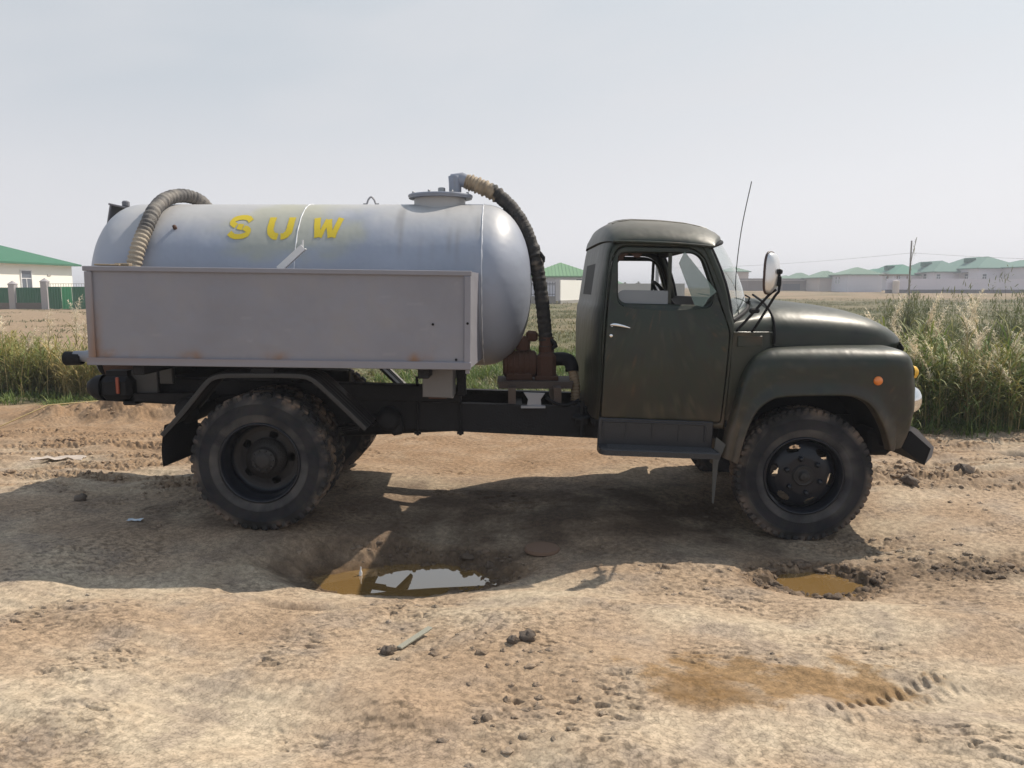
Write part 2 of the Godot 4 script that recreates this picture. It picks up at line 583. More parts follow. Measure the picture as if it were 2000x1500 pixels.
	h += 0.009 * worn * loose * smoothstep(0.30, 0.55, -gouge)
	var hole := pow((x - 5.28) / 0.17, 2.0) + pow((z + 7.95) / 0.14, 2.0)
	if hole < 4.0: h -= 0.14 * exp(-hole * hole)
	g_worn = worn
	return h

func soil_color(x: float, z: float, h: float) -> Color:
	var a := NF.get_noise_2d(x * 0.7 + 40.0, z * 0.9)
	var b := NF.get_noise_2d(x * 1.9 - 12.0, z * 2.3 + 5.0)
	var d := N.get_noise_2d(x * 5.0, z * 6.0 + 70.0)
	var k := Vector3(0.490, 0.378, 0.276)
	k = k.lerp(Vector3(0.585, 0.490, 0.372), clampf(0.30 + a * 1.7 + 0.5 * b - 0.35 * g_worn, 0.0, 1.0))
	k = k.lerp(Vector3(0.385, 0.315, 0.255), clampf(b * 1.7 - 0.10 + 0.35 * g_worn * (d + 0.4), 0.0, 0.8))
	k = k.lerp(Vector3(0.425, 0.308, 0.212), clampf(-a * 1.4 - 0.10, 0.0, 0.8))
	var fleck := NF.get_noise_2d(x * 15.0, z * 24.0)
	k *= 1.0 - clampf((fleck - 0.08) * 2.2, 0.0, 0.45) * (0.30 + 0.70 * g_worn)
	# loose, rough ground is darker and browner
	k = k.lerp(Vector3(0.30, 0.205, 0.130), clampf(g_rough * 0.75 + d * 0.3 * g_rough, 0.0, 0.8))
	# the track behind the truck
	k = k.lerp(Vector3(0.340, 0.225, 0.138), clampf(0.85 + 0.5 * b, 0.3, 0.95) * smoothstep(-6.3, -7.6, z + 0.25 * absf(x)) * smoothstep(6.5, 2.0, x))
	# wet mud under the truck, its shade painted into the colour as well
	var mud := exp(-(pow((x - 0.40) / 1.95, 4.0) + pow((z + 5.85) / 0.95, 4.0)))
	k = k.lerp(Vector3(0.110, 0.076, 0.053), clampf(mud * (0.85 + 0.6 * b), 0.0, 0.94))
	var side_shade := exp(-(pow((x + 2.1) / 1.3, 2.0) + pow((z + 5.8) / 0.75, 2.0)))  # shade gradient beside the rear wheel, painted into the ground as brown
	k = k.lerp(Vector3(0.215, 0.155, 0.112), clampf(side_shade * (0.75 + 0.9 * b), 0.0, 0.8))
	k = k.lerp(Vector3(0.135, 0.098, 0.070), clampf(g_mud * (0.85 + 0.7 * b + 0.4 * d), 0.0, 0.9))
	# a damp ochre stain in the foreground
	var e := pow((x - 1.22 - 0.12 * (z + 3.2)) / 0.58, 2.0) + pow((z + 3.22) / 0.22, 2.0) + 1.5 * b + 0.9 * d + 0.8 * fleck
	k = k.lerp(Vector3(0.27, 0.165, 0.072), 0.80 * (1.0 - smoothstep(0.15, 1.45, e)))
	var e2 := pow((x - 0.86) / 0.24, 2.0) + pow((z + 3.08) / 0.17, 2.0) + 0.8 * b
	k = k.lerp(Vector3(0.215, 0.125, 0.050), 0.75 * (1.0 - smoothstep(0.3, 1.2, e2)))
	k = k.lerp(Vector3(0.135, 0.085, 0.045), g_wet * 0.85)
	return Color(k.x, k.y, k.z)

func build_ground() -> void:
	var zs := PackedFloat32Array()
	var z := -1.9
	while z > -12.6:
		zs.append(z)
		z -= 0.0020 * pow(-z, 1.25)
	var cols := 1000
	var rows := zs.size()
	var v := PackedVector3Array(); v.resize(rows * cols)
	var c := PackedColorArray(); c.resize(rows * cols)
	var n := PackedVector3Array(); n.resize(rows * cols)
	var t := PackedInt32Array(); t.resize((rows - 1) * (cols - 1) * 6)
	for i in rows:
		var zz := zs[i]
		var w := 0.72 * -zz + 0.55
		for j in cols:
			var x := (float(j) / (cols - 1) * 2.0 - 1.0) * w
			var h := gh(x, zz)
			v[i * cols + j] = Vector3(x, h, zz)
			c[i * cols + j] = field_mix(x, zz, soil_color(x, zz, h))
	var q := 0
	for i in rows:
		for j in cols:
			var k := i * cols + j
			var dx := v[k + (1 if j < cols - 1 else 0)] - v[k - (1 if j > 0 else 0)]
			var dz := v[k + (cols if i < rows - 1 else 0)] - v[k - (cols if i > 0 else 0)]
			n[k] = dx.cross(dz).normalized()
			if n[k].y < 0: n[k] = -n[k]
			if i < rows - 1 and j < cols - 1:
				t[q] = k; t[q + 1] = k + cols; t[q + 2] = k + 1
				t[q + 3] = k + 1; t[q + 4] = k + cols; t[q + 5] = k + cols + 1
				q += 6
	var arr := []
	arr.resize(Mesh.ARRAY_MAX)
	arr[Mesh.ARRAY_VERTEX] = v; arr[Mesh.ARRAY_NORMAL] = n; arr[Mesh.ARRAY_COLOR] = c; arr[Mesh.ARRAY_INDEX] = t
	var am := ArrayMesh.new()
	am.add_surface_from_arrays(Mesh.PRIMITIVE_TRIANGLES, arr)
	am.surface_set_material(0, M.soil)
	var o := MeshInstance3D.new()
	o.name = "ground"
	o.mesh = am
	add_child(o)
	o.set_meta("kind", "structure")
	o.set_meta("label", "dry cracked mud yard with ruts and damp brown patches")
	# the wider field out to the horizon
	var g := Geo.new()
	var xs := PackedFloat32Array(); var zz := PackedFloat32Array()
	var s := 0.0
	while s < 1400.0:
		xs.append(s)
		s += 0.35 + s * 0.03
	var full := PackedFloat32Array()
	for i in range(xs.size() - 1, 0, -1): full.append(-xs[i])
	full.append_array(xs)
	s = 14.0
	while s > -1400.0:
		zz.append(s)
		s -= 0.3 + maxf(0.0, absf(s) - 8.0) * 0.022
	var rr := []
	for a in zz:
		var row := PackedVector3Array()
		for b in full:
			var h := gh(b, a)
			var inside := a < -1.95 and a > -12.3 and absf(b) < 0.72 * -a + 0.45
			row.append(Vector3(b, h - (0.35 if inside else 0.012), a))
		rr.append(row)
	g.patch(rr)
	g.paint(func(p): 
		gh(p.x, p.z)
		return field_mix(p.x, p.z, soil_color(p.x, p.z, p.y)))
	o = obj("field", g, M.field)
	o.set_meta("kind", "structure")
	o.set_meta("label", "flat field of dry scrub and bare earth behind the truck")
	# muddy water
	for q2 in [[-0.78, WATER_A, -4.96, 0.75, 0.38, "shallow_puddle", "larger brown puddle reflecting the sky in front of the truck"], [1.90, WATER_B, -4.65, 0.46, 0.32, "shallow_puddle", "small ochre puddle among clods under the front wheel"]]:
		var w := Geo.new()
		var ring := PackedVector3Array()
		for k in 48: ring.append(Vector3(q2[0] + cos(TAU * k / 48) * q2[3], q2[1], q2[2] + sin(TAU * k / 48) * q2[4]))
		w.fan(ring)
		o = obj(q2[5], w, M.water)
		o.set_meta("kind", "structure")
		o.set_meta("label", q2[6])

func field_mix(x: float, z: float, k: Color) -> Color:
	# grass and scrub tint beyond the mud yard
	if g_edge < -0.3: return k
	var a := NF.get_noise_2d(x * 0.11 + 3.0, z * 0.16)
	var b := NF.get_noise_2d(x * 0.5, z * 0.7 + 8.0)
	var grass := Color(0.175, 0.175, 0.100).lerp(Color(0.27, 0.230, 0.150), clampf(0.4 + a * 1.6 + b * 0.5, 0.0, 1.0))
	# bare lot before the left fence, rubble strip and dirt road far right
	var bare := smoothstep(-17.0, -24.0, z) * smoothstep(-4.0, -9.0, x) * smoothstep(-75.0, -62.0, z)
	var road := smoothstep(-78.0, -92.0, z) * smoothstep(5.0, 12.0, x)
	bare = maxf(bare, road * (0.75 + a))
	grass = grass.lerp(Color(0.40, 0.30, 0.21), clampf(bare, 0.0, 0.95))
	return k.lerp(grass, smoothstep(-0.3, 0.5, g_edge))

# ------------------------------------------------------------------ the truck (x forwards, z towards the viewer, measured from its middle line)
func mirrored(g: Geo) -> Geo:
	var o := Geo.new()
	for p in g.v: o.v.append(Vector3(p.x, p.y, -p.z))
	o.c = g.c.duplicate()
	for k in range(0, g.t.size(), 3):
		o.t.append(g.t[k]); o.t.append(g.t[k + 2]); o.t.append(g.t[k + 1])
	return o

func hit(poly: PackedVector2Array, from: Vector2, ang: float) -> Vector2:
	var far := from + Vector2(cos(ang), sin(ang)) * 20.0
	var best := from
	var bd := 1e9
	for i in poly.size():
		var q = Geometry2D.segment_intersects_segment(from, far, poly[i], poly[(i + 1) % poly.size()])
		if q != null and from.distance_squared_to(q) < bd:
			bd = from.distance_squared_to(q)
			best = q
	if bd > 1e8: best = poly[0]
	return best

func ring_panel(g: Geo, outer: PackedVector2Array, inner: PackedVector2Array, mid: Vector2, zf: Callable, spec: Array) -> void:
	# a sheet between two outlines; each step is [kind, distance, offset]
	var angs := []
	for i in 240: angs.append(TAU * i / 240)
	for p in outer: angs.append(fposmod((p - mid).angle(), TAU))
	for p in inner: angs.append(fposmod((p - mid).angle(), TAU))
	angs.sort()
	var po := PackedVector2Array(); var pi := PackedVector2Array()
	var last := -1.0
	for a in angs:
		if a - last < 0.0008: continue
		last = a
		po.append(hit(outer, mid, a)); pi.append(hit(inner, mid, a))
	var rows := []
	for s in spec:
		var row := PackedVector3Array()
		for i in po.size():
			var d := pi[i] - po[i]
			var q: Vector2
			if s[0] == "o": q = po[i] + d.normalized() * minf(s[1], d.length() * 0.45)
			elif s[0] == "i": q = pi[i] - d.normalized() * minf(s[1], d.length() * 0.45)
			else: q = po[i] + d * s[1]
			row.append(Vector3(q.x, q.y, zf.call(q.y) + s[2]))
		rows.append(row)
	g.patch(rows, true, true)

func zside(y: float) -> float:
	return 0.955 - maxf(0.0, y - 1.42) * 0.165 - 0.045 * pow(maxf(0.0, 1.3 - y) / 0.55, 2.0)

func lookup(tab: Array, x: float) -> float:
	if x <= tab[0][0]: return tab[0][1]
	for i in tab.size() - 1:
		if x <= tab[i + 1][0]:
			return lerpf(tab[i][1], tab[i + 1][1], (x - tab[i][0]) / (tab[i + 1][0] - tab[i][0]))
	return tab[-1][1]

func green_at(p: Vector3) -> Color:
	var n := NF.get_noise_3d(p.x * 2.2, p.y * 2.2, p.z * 2.2)
	var f := NF.get_noise_3d(p.x * 9.0, p.y * 9.0, p.z * 9.0)
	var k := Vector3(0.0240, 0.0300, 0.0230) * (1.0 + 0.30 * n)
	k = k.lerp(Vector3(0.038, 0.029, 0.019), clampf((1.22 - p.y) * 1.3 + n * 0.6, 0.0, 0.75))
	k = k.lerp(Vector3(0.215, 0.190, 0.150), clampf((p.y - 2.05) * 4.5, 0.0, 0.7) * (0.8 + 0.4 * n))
	k = k.lerp(Vector3(0.100, 0.080, 0.058), clampf(f * 1.2 - 0.30, 0.0, 0.18))
	# chipped rust spots and dusty lower edges
	var chip := NF.get_noise_3d(p.x * 21.0 + 5.0, p.y * 21.0, p.z * 21.0)
	if chip > 0.56: k = k.lerp(Vector3(0.10, 0.055, 0.030), 0.5)
	k = k.lerp(Vector3(0.105, 0.082, 0.058), clampf((0.86 - p.y) * 2.2 + f * 0.5, 0.0, 0.55))
	return Color(k.x, k.y, k.z)

func tank_at(p: Vector3) -> Color:
	var n := NF.get_noise_3d(p.x * 1.4, p.y * 1.4, p.z * 1.4)
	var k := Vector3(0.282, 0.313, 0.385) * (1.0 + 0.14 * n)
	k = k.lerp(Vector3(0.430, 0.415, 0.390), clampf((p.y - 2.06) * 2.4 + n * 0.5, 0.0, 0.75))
	# old yellow overspray round the letters
	var e := pow((p.x + 1.68) / 0.62, 2.0) + pow((p.y - 2.15) / 0.26, 2.0)
	var o := NF.get_noise_3d(p.x * 3.0 + 9.0, p.y * 3.5, 1.0)
	if p.z > 0.0: k = k.lerp(Vector3(0.37, 0.36, 0.19), clampf((1.15 - e) * 0.5 + o * 0.55, 0.0, 0.42) * smoothstep(1.5, 0.8, e))
	# runs below the hatch
	if p.x > -0.95 and p.x < -0.2 and p.y < 2.36 and p.y > 1.75:
		var s := N.get_noise_2d(p.x * 26.0, p.y * 1.2)
		k = k.lerp(Vector3(0.20, 0.19, 0.18), clampf(s * 2.4 - 1.0, 0.0, 0.5) * smoothstep(1.75, 2.2, p.y))
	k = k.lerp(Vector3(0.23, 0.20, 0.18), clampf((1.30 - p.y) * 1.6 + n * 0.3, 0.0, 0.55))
	return Color(k.x, k.y, k.z)

func bin_at(p: Vector3) -> Color:
	var n := NF.get_noise_3d(p.x * 1.7, p.y * 1.7, p.z * 1.7)
	var f := NF.get_noise_3d(p.x * 7.0, p.y * 5.0, p.z * 7.0 + 3.0)
	var k := Vector3(0.222, 0.222, 0.254) * (1.0 + 0.12 * n)
	k = k.lerp(Vector3(0.255, 0.235, 0.22), clampf(0.3 * f + 0.25 * n, 0.0, 0.4))
	var low := 1.235 - 0.013 * (p.x + 2.89) - p.y
	var r := 0.0
	for q in [-2.76, -2.66, -2.2, -1.62, -0.62, -0.66]:
		r = maxf(r, exp(-pow((p.x - q) / 0.07, 2.0)) * (0.7 if q < -0.65 else 0.5))
	r *= smoothstep(-0.09, 0.0, low)
	r = maxf(r, smoothstep(-2.78, -2.84, p.x) * smoothstep(-0.5, 0.0, low) * 0.5)
	k = k.lerp(Vector3(0.24, 0.115, 0.045), clampf(r * (0.75 + 1.8 * f), 0.0, 0.85))
	var sc := N.get_noise_2d(p.x * 3.0 + p.y * 11.0, p.y * 60.0)
	if sc > 0.84: k = k.lerp(Vector3(0.34, 0.33, 0.34), 0.2)
	return Color(k.x, k.y, k.z)

func tyre_at(p: Vector3, at: Vector3) -> Color:
	var d := Vector2(p.x - at.x, p.y - at.y).length()
	var n := NF.get_noise_3d(p.x * 4.0, p.y * 4.0, p.z * 4.0 + 2.0)
	var f := NF.get_noise_3d(p.x * 14.0, p.y * 14.0, p.z * 14.0)
	var k := Vector3(0.028, 0.028, 0.031)
	k = k.lerp(Vector3(0.115, 0.106, 0.098), clampf(0.30 + n * 0.9 + f * 0.3, 0.0, 0.8))
	k = k.lerp(Vector3(0.205, 0.150, 0.112), clampf((d - 0.42) * 12.0, 0.0, 1.0) * clampf(0.15 + n * 2.4 + f * 1.2, 0.0, 0.95))
	k = k.lerp(Vector3(0.100, 0.100, 0.106), exp(-pow((d - 0.318) / 0.016, 2.0)) * (0.55 + 0.5 * n))
	k = k.lerp(Vector3(0.016, 0.017, 0.022), 0.75 * smoothstep(0.345, 0.355, d) * smoothstep(0.43, 0.42, d) * clampf(0.75 + 0.6 * n, 0.0, 1.0))
	return Color(k.x, k.y, k.z)

func build_truck() -> void:
	var t := thing("water_tanker_truck", "old dark green tanker truck with grey tank and side bins standing on mud", "truck", Vector3(0, 0, TRUCK_Z))
	build_cab(t)
	build_hood(t)
	build_chassis(t)
	build_tank(t)
	build_bins(t)
	# wheels: two single in front, two pairs behind
	wheel(t, Vector3(2.14, 0.348, 0.81), 0.497, true, 1.0, 0.07)
	wheel(t, Vector3(2.14, 0.348, -0.81), 0.497, true, -1.0, 0.07)
	wheel(t, Vector3(-1.787, 0.482, 0.97), 0.498, false, 1.0, 0.0)
	wheel(t, Vector3(-1.787, 0.482, -0.97), 0.498, false, -1.0, 0.0)
	wheel(t, Vector3(-1.787, 0.482, 0.66), 0.498, false, 0.0, 0.0)
	wheel(t, Vector3(-1.787, 0.482, -0.66), 0.498, false, 0.0, 0.0)

func build_cab(t: Node3D) -> void:
	var door := rounded([Vector2(0.760, 2.012), Vector2(1.275, 2.000), Vector2(1.372, 1.930), Vector2(1.452, 1.690), Vector2(1.548, 1.400), Vector2(1.512, 0.738), Vector2(0.638, 0.776), Vector2(0.660, 1.433), Vector2(0.706, 1.900)], [0.10, 0.10, 0.06, 0.1, 0.05, 0.03, 0.03, 0.3, 0.2])
	var win := rounded([Vector2(0.757, 1.962), Vector2(1.300, 1.958), Vector2(1.350, 1.920), Vector2(1.428, 1.690), Vector2(1.400, 1.592), Vector2(0.757, 1.606)], [0.05, 0.05, 0.05, 0.05, 0.05, 0.07])
	var skin := rounded([Vector2(0.632, 0.755), Vector2(0.635, 1.420), Vector2(0.655, 1.620), Vector2(0.690, 1.960), Vector2(0.735, 2.052), Vector2(1.300, 2.038), Vector2(1.415, 1.990), Vector2(1.500, 1.740), Vector2(1.585, 1.450), Vector2(1.575, 1.380), Vector2(1.545, 0.690)], [0.01, 0.1, 0.05, 0.1, 0.05, 0.05, 0.05, 0.1, 0.05, 0.02, 0.01])
	var inset: PackedVector2Array = Geometry2D.offset_polygon(door, -0.005)[0]
	var g := Geo.new()
	ring_panel(g, skin, door, Vector2(1.05, 1.42), zside, [["o", 0.0, -0.04], ["o", 0.004, -0.008], ["o", 0.02, 0.0], ["f", 0.5, 0.0], ["i", 0.012, 0.0], ["i", 0.004, -0.003], ["i", 0.0, -0.012], ["i", 0.0, -0.05]])
	var both := mirrored(g)
	g.add(both)
	# back wall with rounded corners and a window opening
	var path := []
	var ys := []
	for y in [0.755, 0.9, 1.05, 1.2, 1.4, 1.55, 1.60, 1.66, 1.90, 1.97, 2.04]: ys.append(y)
	var rows := []
	for y in ys:
		var xr := lookup([[0.75, 0.590], [1.40, 0.588], [1.57, 0.596], [1.60, 0.612], [2.05, 0.672]], y)
		var xs := lookup([[0.75, 0.632], [1.42, 0.635], [1.62, 0.655], [1.96, 0.690], [2.05, 0.735]], y)
		var zs := zside(y) - 0.006
		var row := PackedVector3Array()
		var half := []
		for k in 7:
			var a := PI * 0.5 * k / 6
			half.append(Vector3(xs - (xs - xr) * sin(a), y, zs - 0.36 * (1.0 - cos(a))))
		for z in [0.50, 0.34, 0.0]: half.append(Vector3(xr, y, z))
		for p in half: row.append(p)
		for k in range(half.size() - 2, -1, -1): row.append(Vector3(half[k].x, half[k].y, -half[k].z))
		rows.append(row)
	for i in rows.size() - 1:
		var cuts := [[0, 9], [9, rows[i].size()]]
		if ys[i] >= 1.65 and ys[i + 1] <= 1.91:
			g.patch([rows[i].slice(0, 9), rows[i + 1].slice(0, 9)], false, false)
			g.patch([rows[i].slice(10), rows[i + 1].slice(10)], false, false)
	g.patch(rows.slice(0, 8))
	g.patch(rows.slice(8))
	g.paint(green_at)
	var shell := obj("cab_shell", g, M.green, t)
	g = Geo.new()
	g.box(Vector3(0.640, 1.78, 0), Vector3(0.006, 0.26, 0.70), Basis(Vector3.BACK, -0.13))
	obj("rear_window", g, M.pane_rear, shell)
	# floor, fire wall, seats and dashboard
	g = Geo.new()
	g.box(Vector3(1.08, 0.735, 0), Vector3(0.96, 0.05, 1.80))
	g.box(Vector3(1.60, 1.10, 0), Vector3(0.04, 0.75, 1.60))
	obj("cab_floor", g, M.dark, t)
	g = Geo.new()
	g.box(Vector3(0.90, 1.12, 0), Vector3(0.46, 0.20, 1.5), Basis.IDENTITY, 0.05)
	g.box(Vector3(0.70, 1.38, 0), Vector3(0.14, 0.46, 1.5), Basis(Vector3.BACK, 0.15), 0.05)
	obj("seat", g, M.black, t)
	g = Geo.new()
	g.box(Vector3(1.55, 1.50, 0), Vector3(0.26, 0.28, 1.6), Basis.IDENTITY, 0.08)
	obj("dashboard", g, M.black, t)
	g = Geo.new()
	var tilt := Basis(Vector3.BACK, -0.95)
	var ring := PackedVector3Array()
	for k in 33: ring.append(Vector3(1.36, 1.60, -0.40) + tilt * Vector3(cos(TAU * k / 32) * 0.20, 0.0, sin(TAU * k / 32) * 0.20))
	g.tube(ring, 0.014, 8, false)
	for a in [0.5, 2.6, 4.7]: g.tube(PackedVector3Array([Vector3(1.36, 1.60, -0.40), Vector3(1.36, 1.60, -0.40) + tilt * Vector3(cos(a) * 0.2, 0, sin(a) * 0.2)]), 0.010, 6)
	g.tube(PackedVector3Array([Vector3(1.36, 1.60, -0.40), Vector3(1.58, 1.30, -0.40)]), 0.03, 8)
	obj("steering_wheel", g, M.black, t)
	# roof
	var crown := [[0.0, 2.055], [0.012, 2.115], [0.05, 2.190], [0.13, 2.232], [0.25, 2.250], [0.50, 2.242], [0.72, 2.221], [0.86, 2.188], [0.95, 2.145], [0.99, 2.112], [1.0, 2.085]]
	g = Geo.new()
	rows = []
	var us := [0.0, 0.004, 0.012, 0.03, 0.05, 0.09, 0.13, 0.19, 0.25, 0.37, 0.5, 0.61, 0.72, 0.79, 0.86, 0.91, 0.95, 0.975, 0.99, 1.0]
	var ws := []
	for k in 49: ws.append(sin((float(k) / 48.0 - 0.5) * PI))
	for u in us:
		var row := PackedVector3Array()
		for w in ws:
			var a := absf(w)
			var xf := 1.640 - 0.205 * pow(a, 2.2)
			var x0 := 0.660 + 0.05 * pow(a, 6.0)
			var ye: float = 2.040 - 0.035 * u * u
			var yc := lookup(crown, u)
			var y: float = ye + (yc - ye) * pow(maxf(0.0, 1.0 - pow(a, 2.8)), 0.62)
			row.append(Vector3(lerpf(x0, xf, u), y, 0.878 * w))
		rows.append(row)
	g.patch(rows, false, false)
	# turned-down lip over the windscreen
	var lip := PackedVector3Array()
	for p in rows[-1]: lip.append(p + Vector3(-0.06, -0.035, 0.0))
	g.patch([rows[-1], lip])
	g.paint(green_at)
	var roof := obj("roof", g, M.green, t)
	g = Geo.new()
	for s in [-1.0, 1.0]:
		var gut := PackedVector3Array()
		for u in us:
			gut.append(Vector3(lerpf(0.715, 1.430, u), 2.040 - 0.037 * u * u, 0.882 * s))
		g = Geo.new()
		g.tube(gut, 0.010, 6)
		g.paint(green_at)
		obj("rain_gutter", g, M.green, roof)
	for z in [0.26, 0.52, -0.26, -0.52]:
		g = Geo.new()
		var rib := PackedVector3Array()
		var a := absf(z) / 0.878
		for k in 14:
			var u := lerpf(0.10, 0.88, k / 13.0)
			var ye := 2.040 - 0.035 * u * u
			rib.append(Vector3(lerpf(0.660, 1.640 - 0.205 * pow(a, 2.2), u), ye + (lookup(crown, u) - ye) * pow(1.0 - pow(a, 2.8), 0.62) - 0.002, z))
		g.tube(rib, 0.008, 6)
		g.paint(green_at)
		obj("roof_rib", g, M.green, roof)
	# doors
	for s in [1.0, -1.0]:
		g = Geo.new()
		ring_panel(g, inset, win, Vector2(1.08, 1.78), zside, [["o", 0.0, -0.05], ["o", 0.0, -0.004], ["o", 0.003, 0.004], ["o", 0.010, 0.007], ["f", 0.10, 0.008], ["f", 0.18, 0.008], ["f", 0.26, 0.008], ["f", 0.34, 0.008], ["f", 0.42, 0.008], ["f", 0.50, 0.008], ["f", 0.58, 0.008], ["f", 0.66, 0.008], ["f", 0.74, 0.008], ["f", 0.82, 0.008], ["i", 0.048, 0.007], ["i", 0.040, 0.004], ["i", 0.034, -0.008], ["i", 0.012, -0.012], ["i", 0.008, -0.022], ["i", 0.0, -0.026], ["i", 0.0, -0.06]])
		if s < 0: g = mirrored(g)
		g.paint(green_at)
		var d := obj("door", g, M.green, t)
		g = Geo.new()
		g.box(Vector3(1.075, 1.18, s * 0.875), Vector3(0.80, 0.78, 0.02))
		obj("door_lining", g, M.dark, d)
		g = Geo.new()
		if s > 0: g.box(Vector3(1.125, 1.782, 0.868), Vector3(0.026, 0.36, 0.02), Basis.IDENTITY, 0.004)
		else: g.box(Vector3(1.318, 1.782, -0.868), Vector3(0.026, 0.36, 0.02), Basis(Vector3.BACK, -0.03), 0.004)
		g.paint(green_at)
		obj("window_divider", g, M.green, d)
		if s > 0:
			g = Geo.new()
			g.prism(rounded([Vector2(0.752, 1.700), Vector2(1.112, 1.694), Vector2(1.112, 1.590), Vector2(0.752, 1.590)], [0.055, 0.008, 0.0, 0.05]), 0.885, 0.889)
			obj("lowered_window_glass", g, M.pane_dirty, d)
			g = Geo.new()
			g.prism(PackedVector2Array([Vector2(1.205, 1.968), Vector2(1.432, 1.688), Vector2(1.378, 1.640), Vector2(1.345, 1.583), Vector2(1.285, 1.592), Vector2(1.168, 1.885)]), -0.003, 0.003, Transform3D(Basis(Vector3.UP, -0.28), Vector3(0.05, 0, 0.615)))
			obj("vent_window", g, M.pane_green, d)
			g = Geo.new()
			g.tube(spline([Vector3(0.692, 1.452, 0.985), Vector3(0.72, 1.457, 0.997), Vector3(0.77, 1.449, 0.999), Vector3(0.832, 1.434, 0.995)], 4), [0.006, 0.008, 0.010, 0.012, 0.013, 0.013, 0.013, 0.012, 0.011, 0.010, 0.008, 0.006, 0.003], 8)
			g.tube(PackedVector3Array([Vector3(0.705, 1.452, 0.95), Vector3(0.705, 1.454, 0.99)]), 0.012, 8)
			obj("handle", g, M.chrome, d)
			g = Geo.new()
			g.lathe([Vector2(0.0, 0.008), Vector2(0.010, 0.008), Vector2(0.013, 0.004), Vector2(0.014, -0.004)], Vector3(0.701, 1.378, 0.965), Vector3.BACK, 12)
			obj("lock", g, M.chrome, d)
	# fringe hanging in the window
	g = Geo.new()
	g.prism(PackedVector2Array([Vector2(0.757, 1.975), Vector2(0.757, 1.885), Vector2(0.775, 1.912), Vector2(0.800, 1.915), Vector2(0.804, 1.935), Vector2(0.826, 1.945), Vector2(0.842, 1.962), Vector2(0.862, 1.952), Vector2(0.880, 1.932), Vector2(0.905, 1.928), Vector2(0.925, 1.938), Vector2(0.935, 1.962), Vector2(0.935, 1.975)]), 0.80, 0.815)
	obj("curtain_fringe", g, mat(lin(0.10, 0.06, 0.05), 0.95, 0.0, M.fine_tex, 1.0, 9.0), t)
	# windscreen
	var top := PackedVector3Array(); var low := PackedVector3Array()
	rows = []
	for k in 33:
		var w := sin((k / 32.0 - 0.5) * PI)
		var a := absf(w)
		top.append(Vector3(1.655 - 0.245 * pow(a, 2.2), 2.070 - 0.065 * pow(a, 2.5), 0.845 * w))
		low.append(Vector3(1.868 - 0.305 * pow(a, 2.4), 1.590 - 0.115 * pow(a, 2.2), 0.915 * w))
	for i in 7:
		var row := PackedVector3Array()
		for k in 33: row.append(top[k].lerp(low[k], i / 6.0) + Vector3(0.03 * sin(PI * i / 6.0), 0, 0))
		rows.append(row)
	g = Geo.new()
	g.patch(rows)
	var ws_ := obj("windscreen", g, M.pane, t)
	g = Geo.new()
	var loop := PackedVector3Array()
	loop.append_array(top)
	var down := PackedVector3Array(); var up := PackedVector3Array()
	for i in range(1, 6):
		down.append(rows[i][32]); up.append(rows[6 - i][0])
	loop.append_array(down)
	var lr := low.duplicate(); lr.reverse()
	loop.append_array(lr)
	loop.append_array(up)
	loop.append(top[0])
	g.tube(loop, 0.019, 8, false)
	obj("rubber_seal", g, M.black, ws_)
	g = Geo.new()
	var outer := PackedVector3Array()
	for p in loop: outer.append(p + Vector3(-0.028, 0.0, 0.0))
	g.tube(outer, 0.030, 8, false)
	g.paint(green_at)
	obj("windscreen_frame", g, M.green, t)
	# wipers
	for s in [1.0, -1.0]:
		g = Geo.new()
		g.tube(PackedVector3Array([Vector3(1.86, 1.590, 0.30 * s), Vector3(1.80, 1.640, 0.55 * s), Vector3(1.715, 1.66, 0.72 * s)]), 0.006, 6)
		g.box(Vector3(1.865, 1.592, 0.31 * s), Vector3(0.05, 0.035, 0.05), Basis.IDENTITY, 0.01)
		obj("wiper", g, M.black, t)
	g = Geo.new()
	g.tube(spline([Vector3(1.648, 1.52, 0.80), Vector3(1.640, 1.75, 0.72), Vector3(1.672, 2.12, 0.70), Vector3(1.735, 2.478, 0.70)], 6), 0.0035, 5)
	obj("antenna", g, M.black, t)
	# mirror on two tube arms
	g = Geo.new()
	rows = []
	var c := Vector3(1.800, 1.815, 1.04)
	var tb := Basis(Vector3.BACK, -0.03) * Basis(Vector3.UP, -0.72)
	for i in 11:
		var q := float(i) / 10.0
		var sc := sqrt(maxf(0.0, 1.0 - pow(q, 2.4)))
		var row := PackedVector3Array()
		for k in 28:
			var a := TAU * k / 28
			var e := Vector2(signf(cos(a)) * pow(absf(cos(a)), 0.6), signf(sin(a)) * pow(absf(sin(a)), 0.6))
			row.append(c + tb * Vector3(-0.022 + 0.062 * q, e.y * 0.142 * sc, e.x * 0.085 * sc))
		rows.append(row)
	g.patch(rows, true)
	var mir := obj("mirror", g, mat(lin(0.70, 0.70, 0.70), 0.22, 0.55), t)
	g = Geo.new()
	g.lathe([Vector2(0.0, 0.03), Vector2(0.014, 0.026), Vector2(0.02, 0.012), Vector2(0.02, -0.01)], c + tb * Vector3(0.04, 0.01, 0), tb * Vector3(1, 0, 0), 12)
	obj("ball_joint", g, M.black, mir)
	g = Geo.new()
	var rim: PackedVector3Array = rows[0].duplicate(); rim.append(rim[0])
	g.tube(rim, 0.009, 6, false)
	g.fan(rows[0])
	obj("mirror_rim", g, mat(lin(0.05, 0.028, 0.024), 0.5), mir)
	g = Geo.new()
	g.tube(spline([Vector3(1.840, 1.84, 1.055), Vector3(1.845, 1.70, 1.055), Vector3(1.825, 1.655, 1.03), Vector3(1.745, 1.46, 0.93), Vector3(1.703, 1.375, 0.885)], 5), 0.0095, 8)
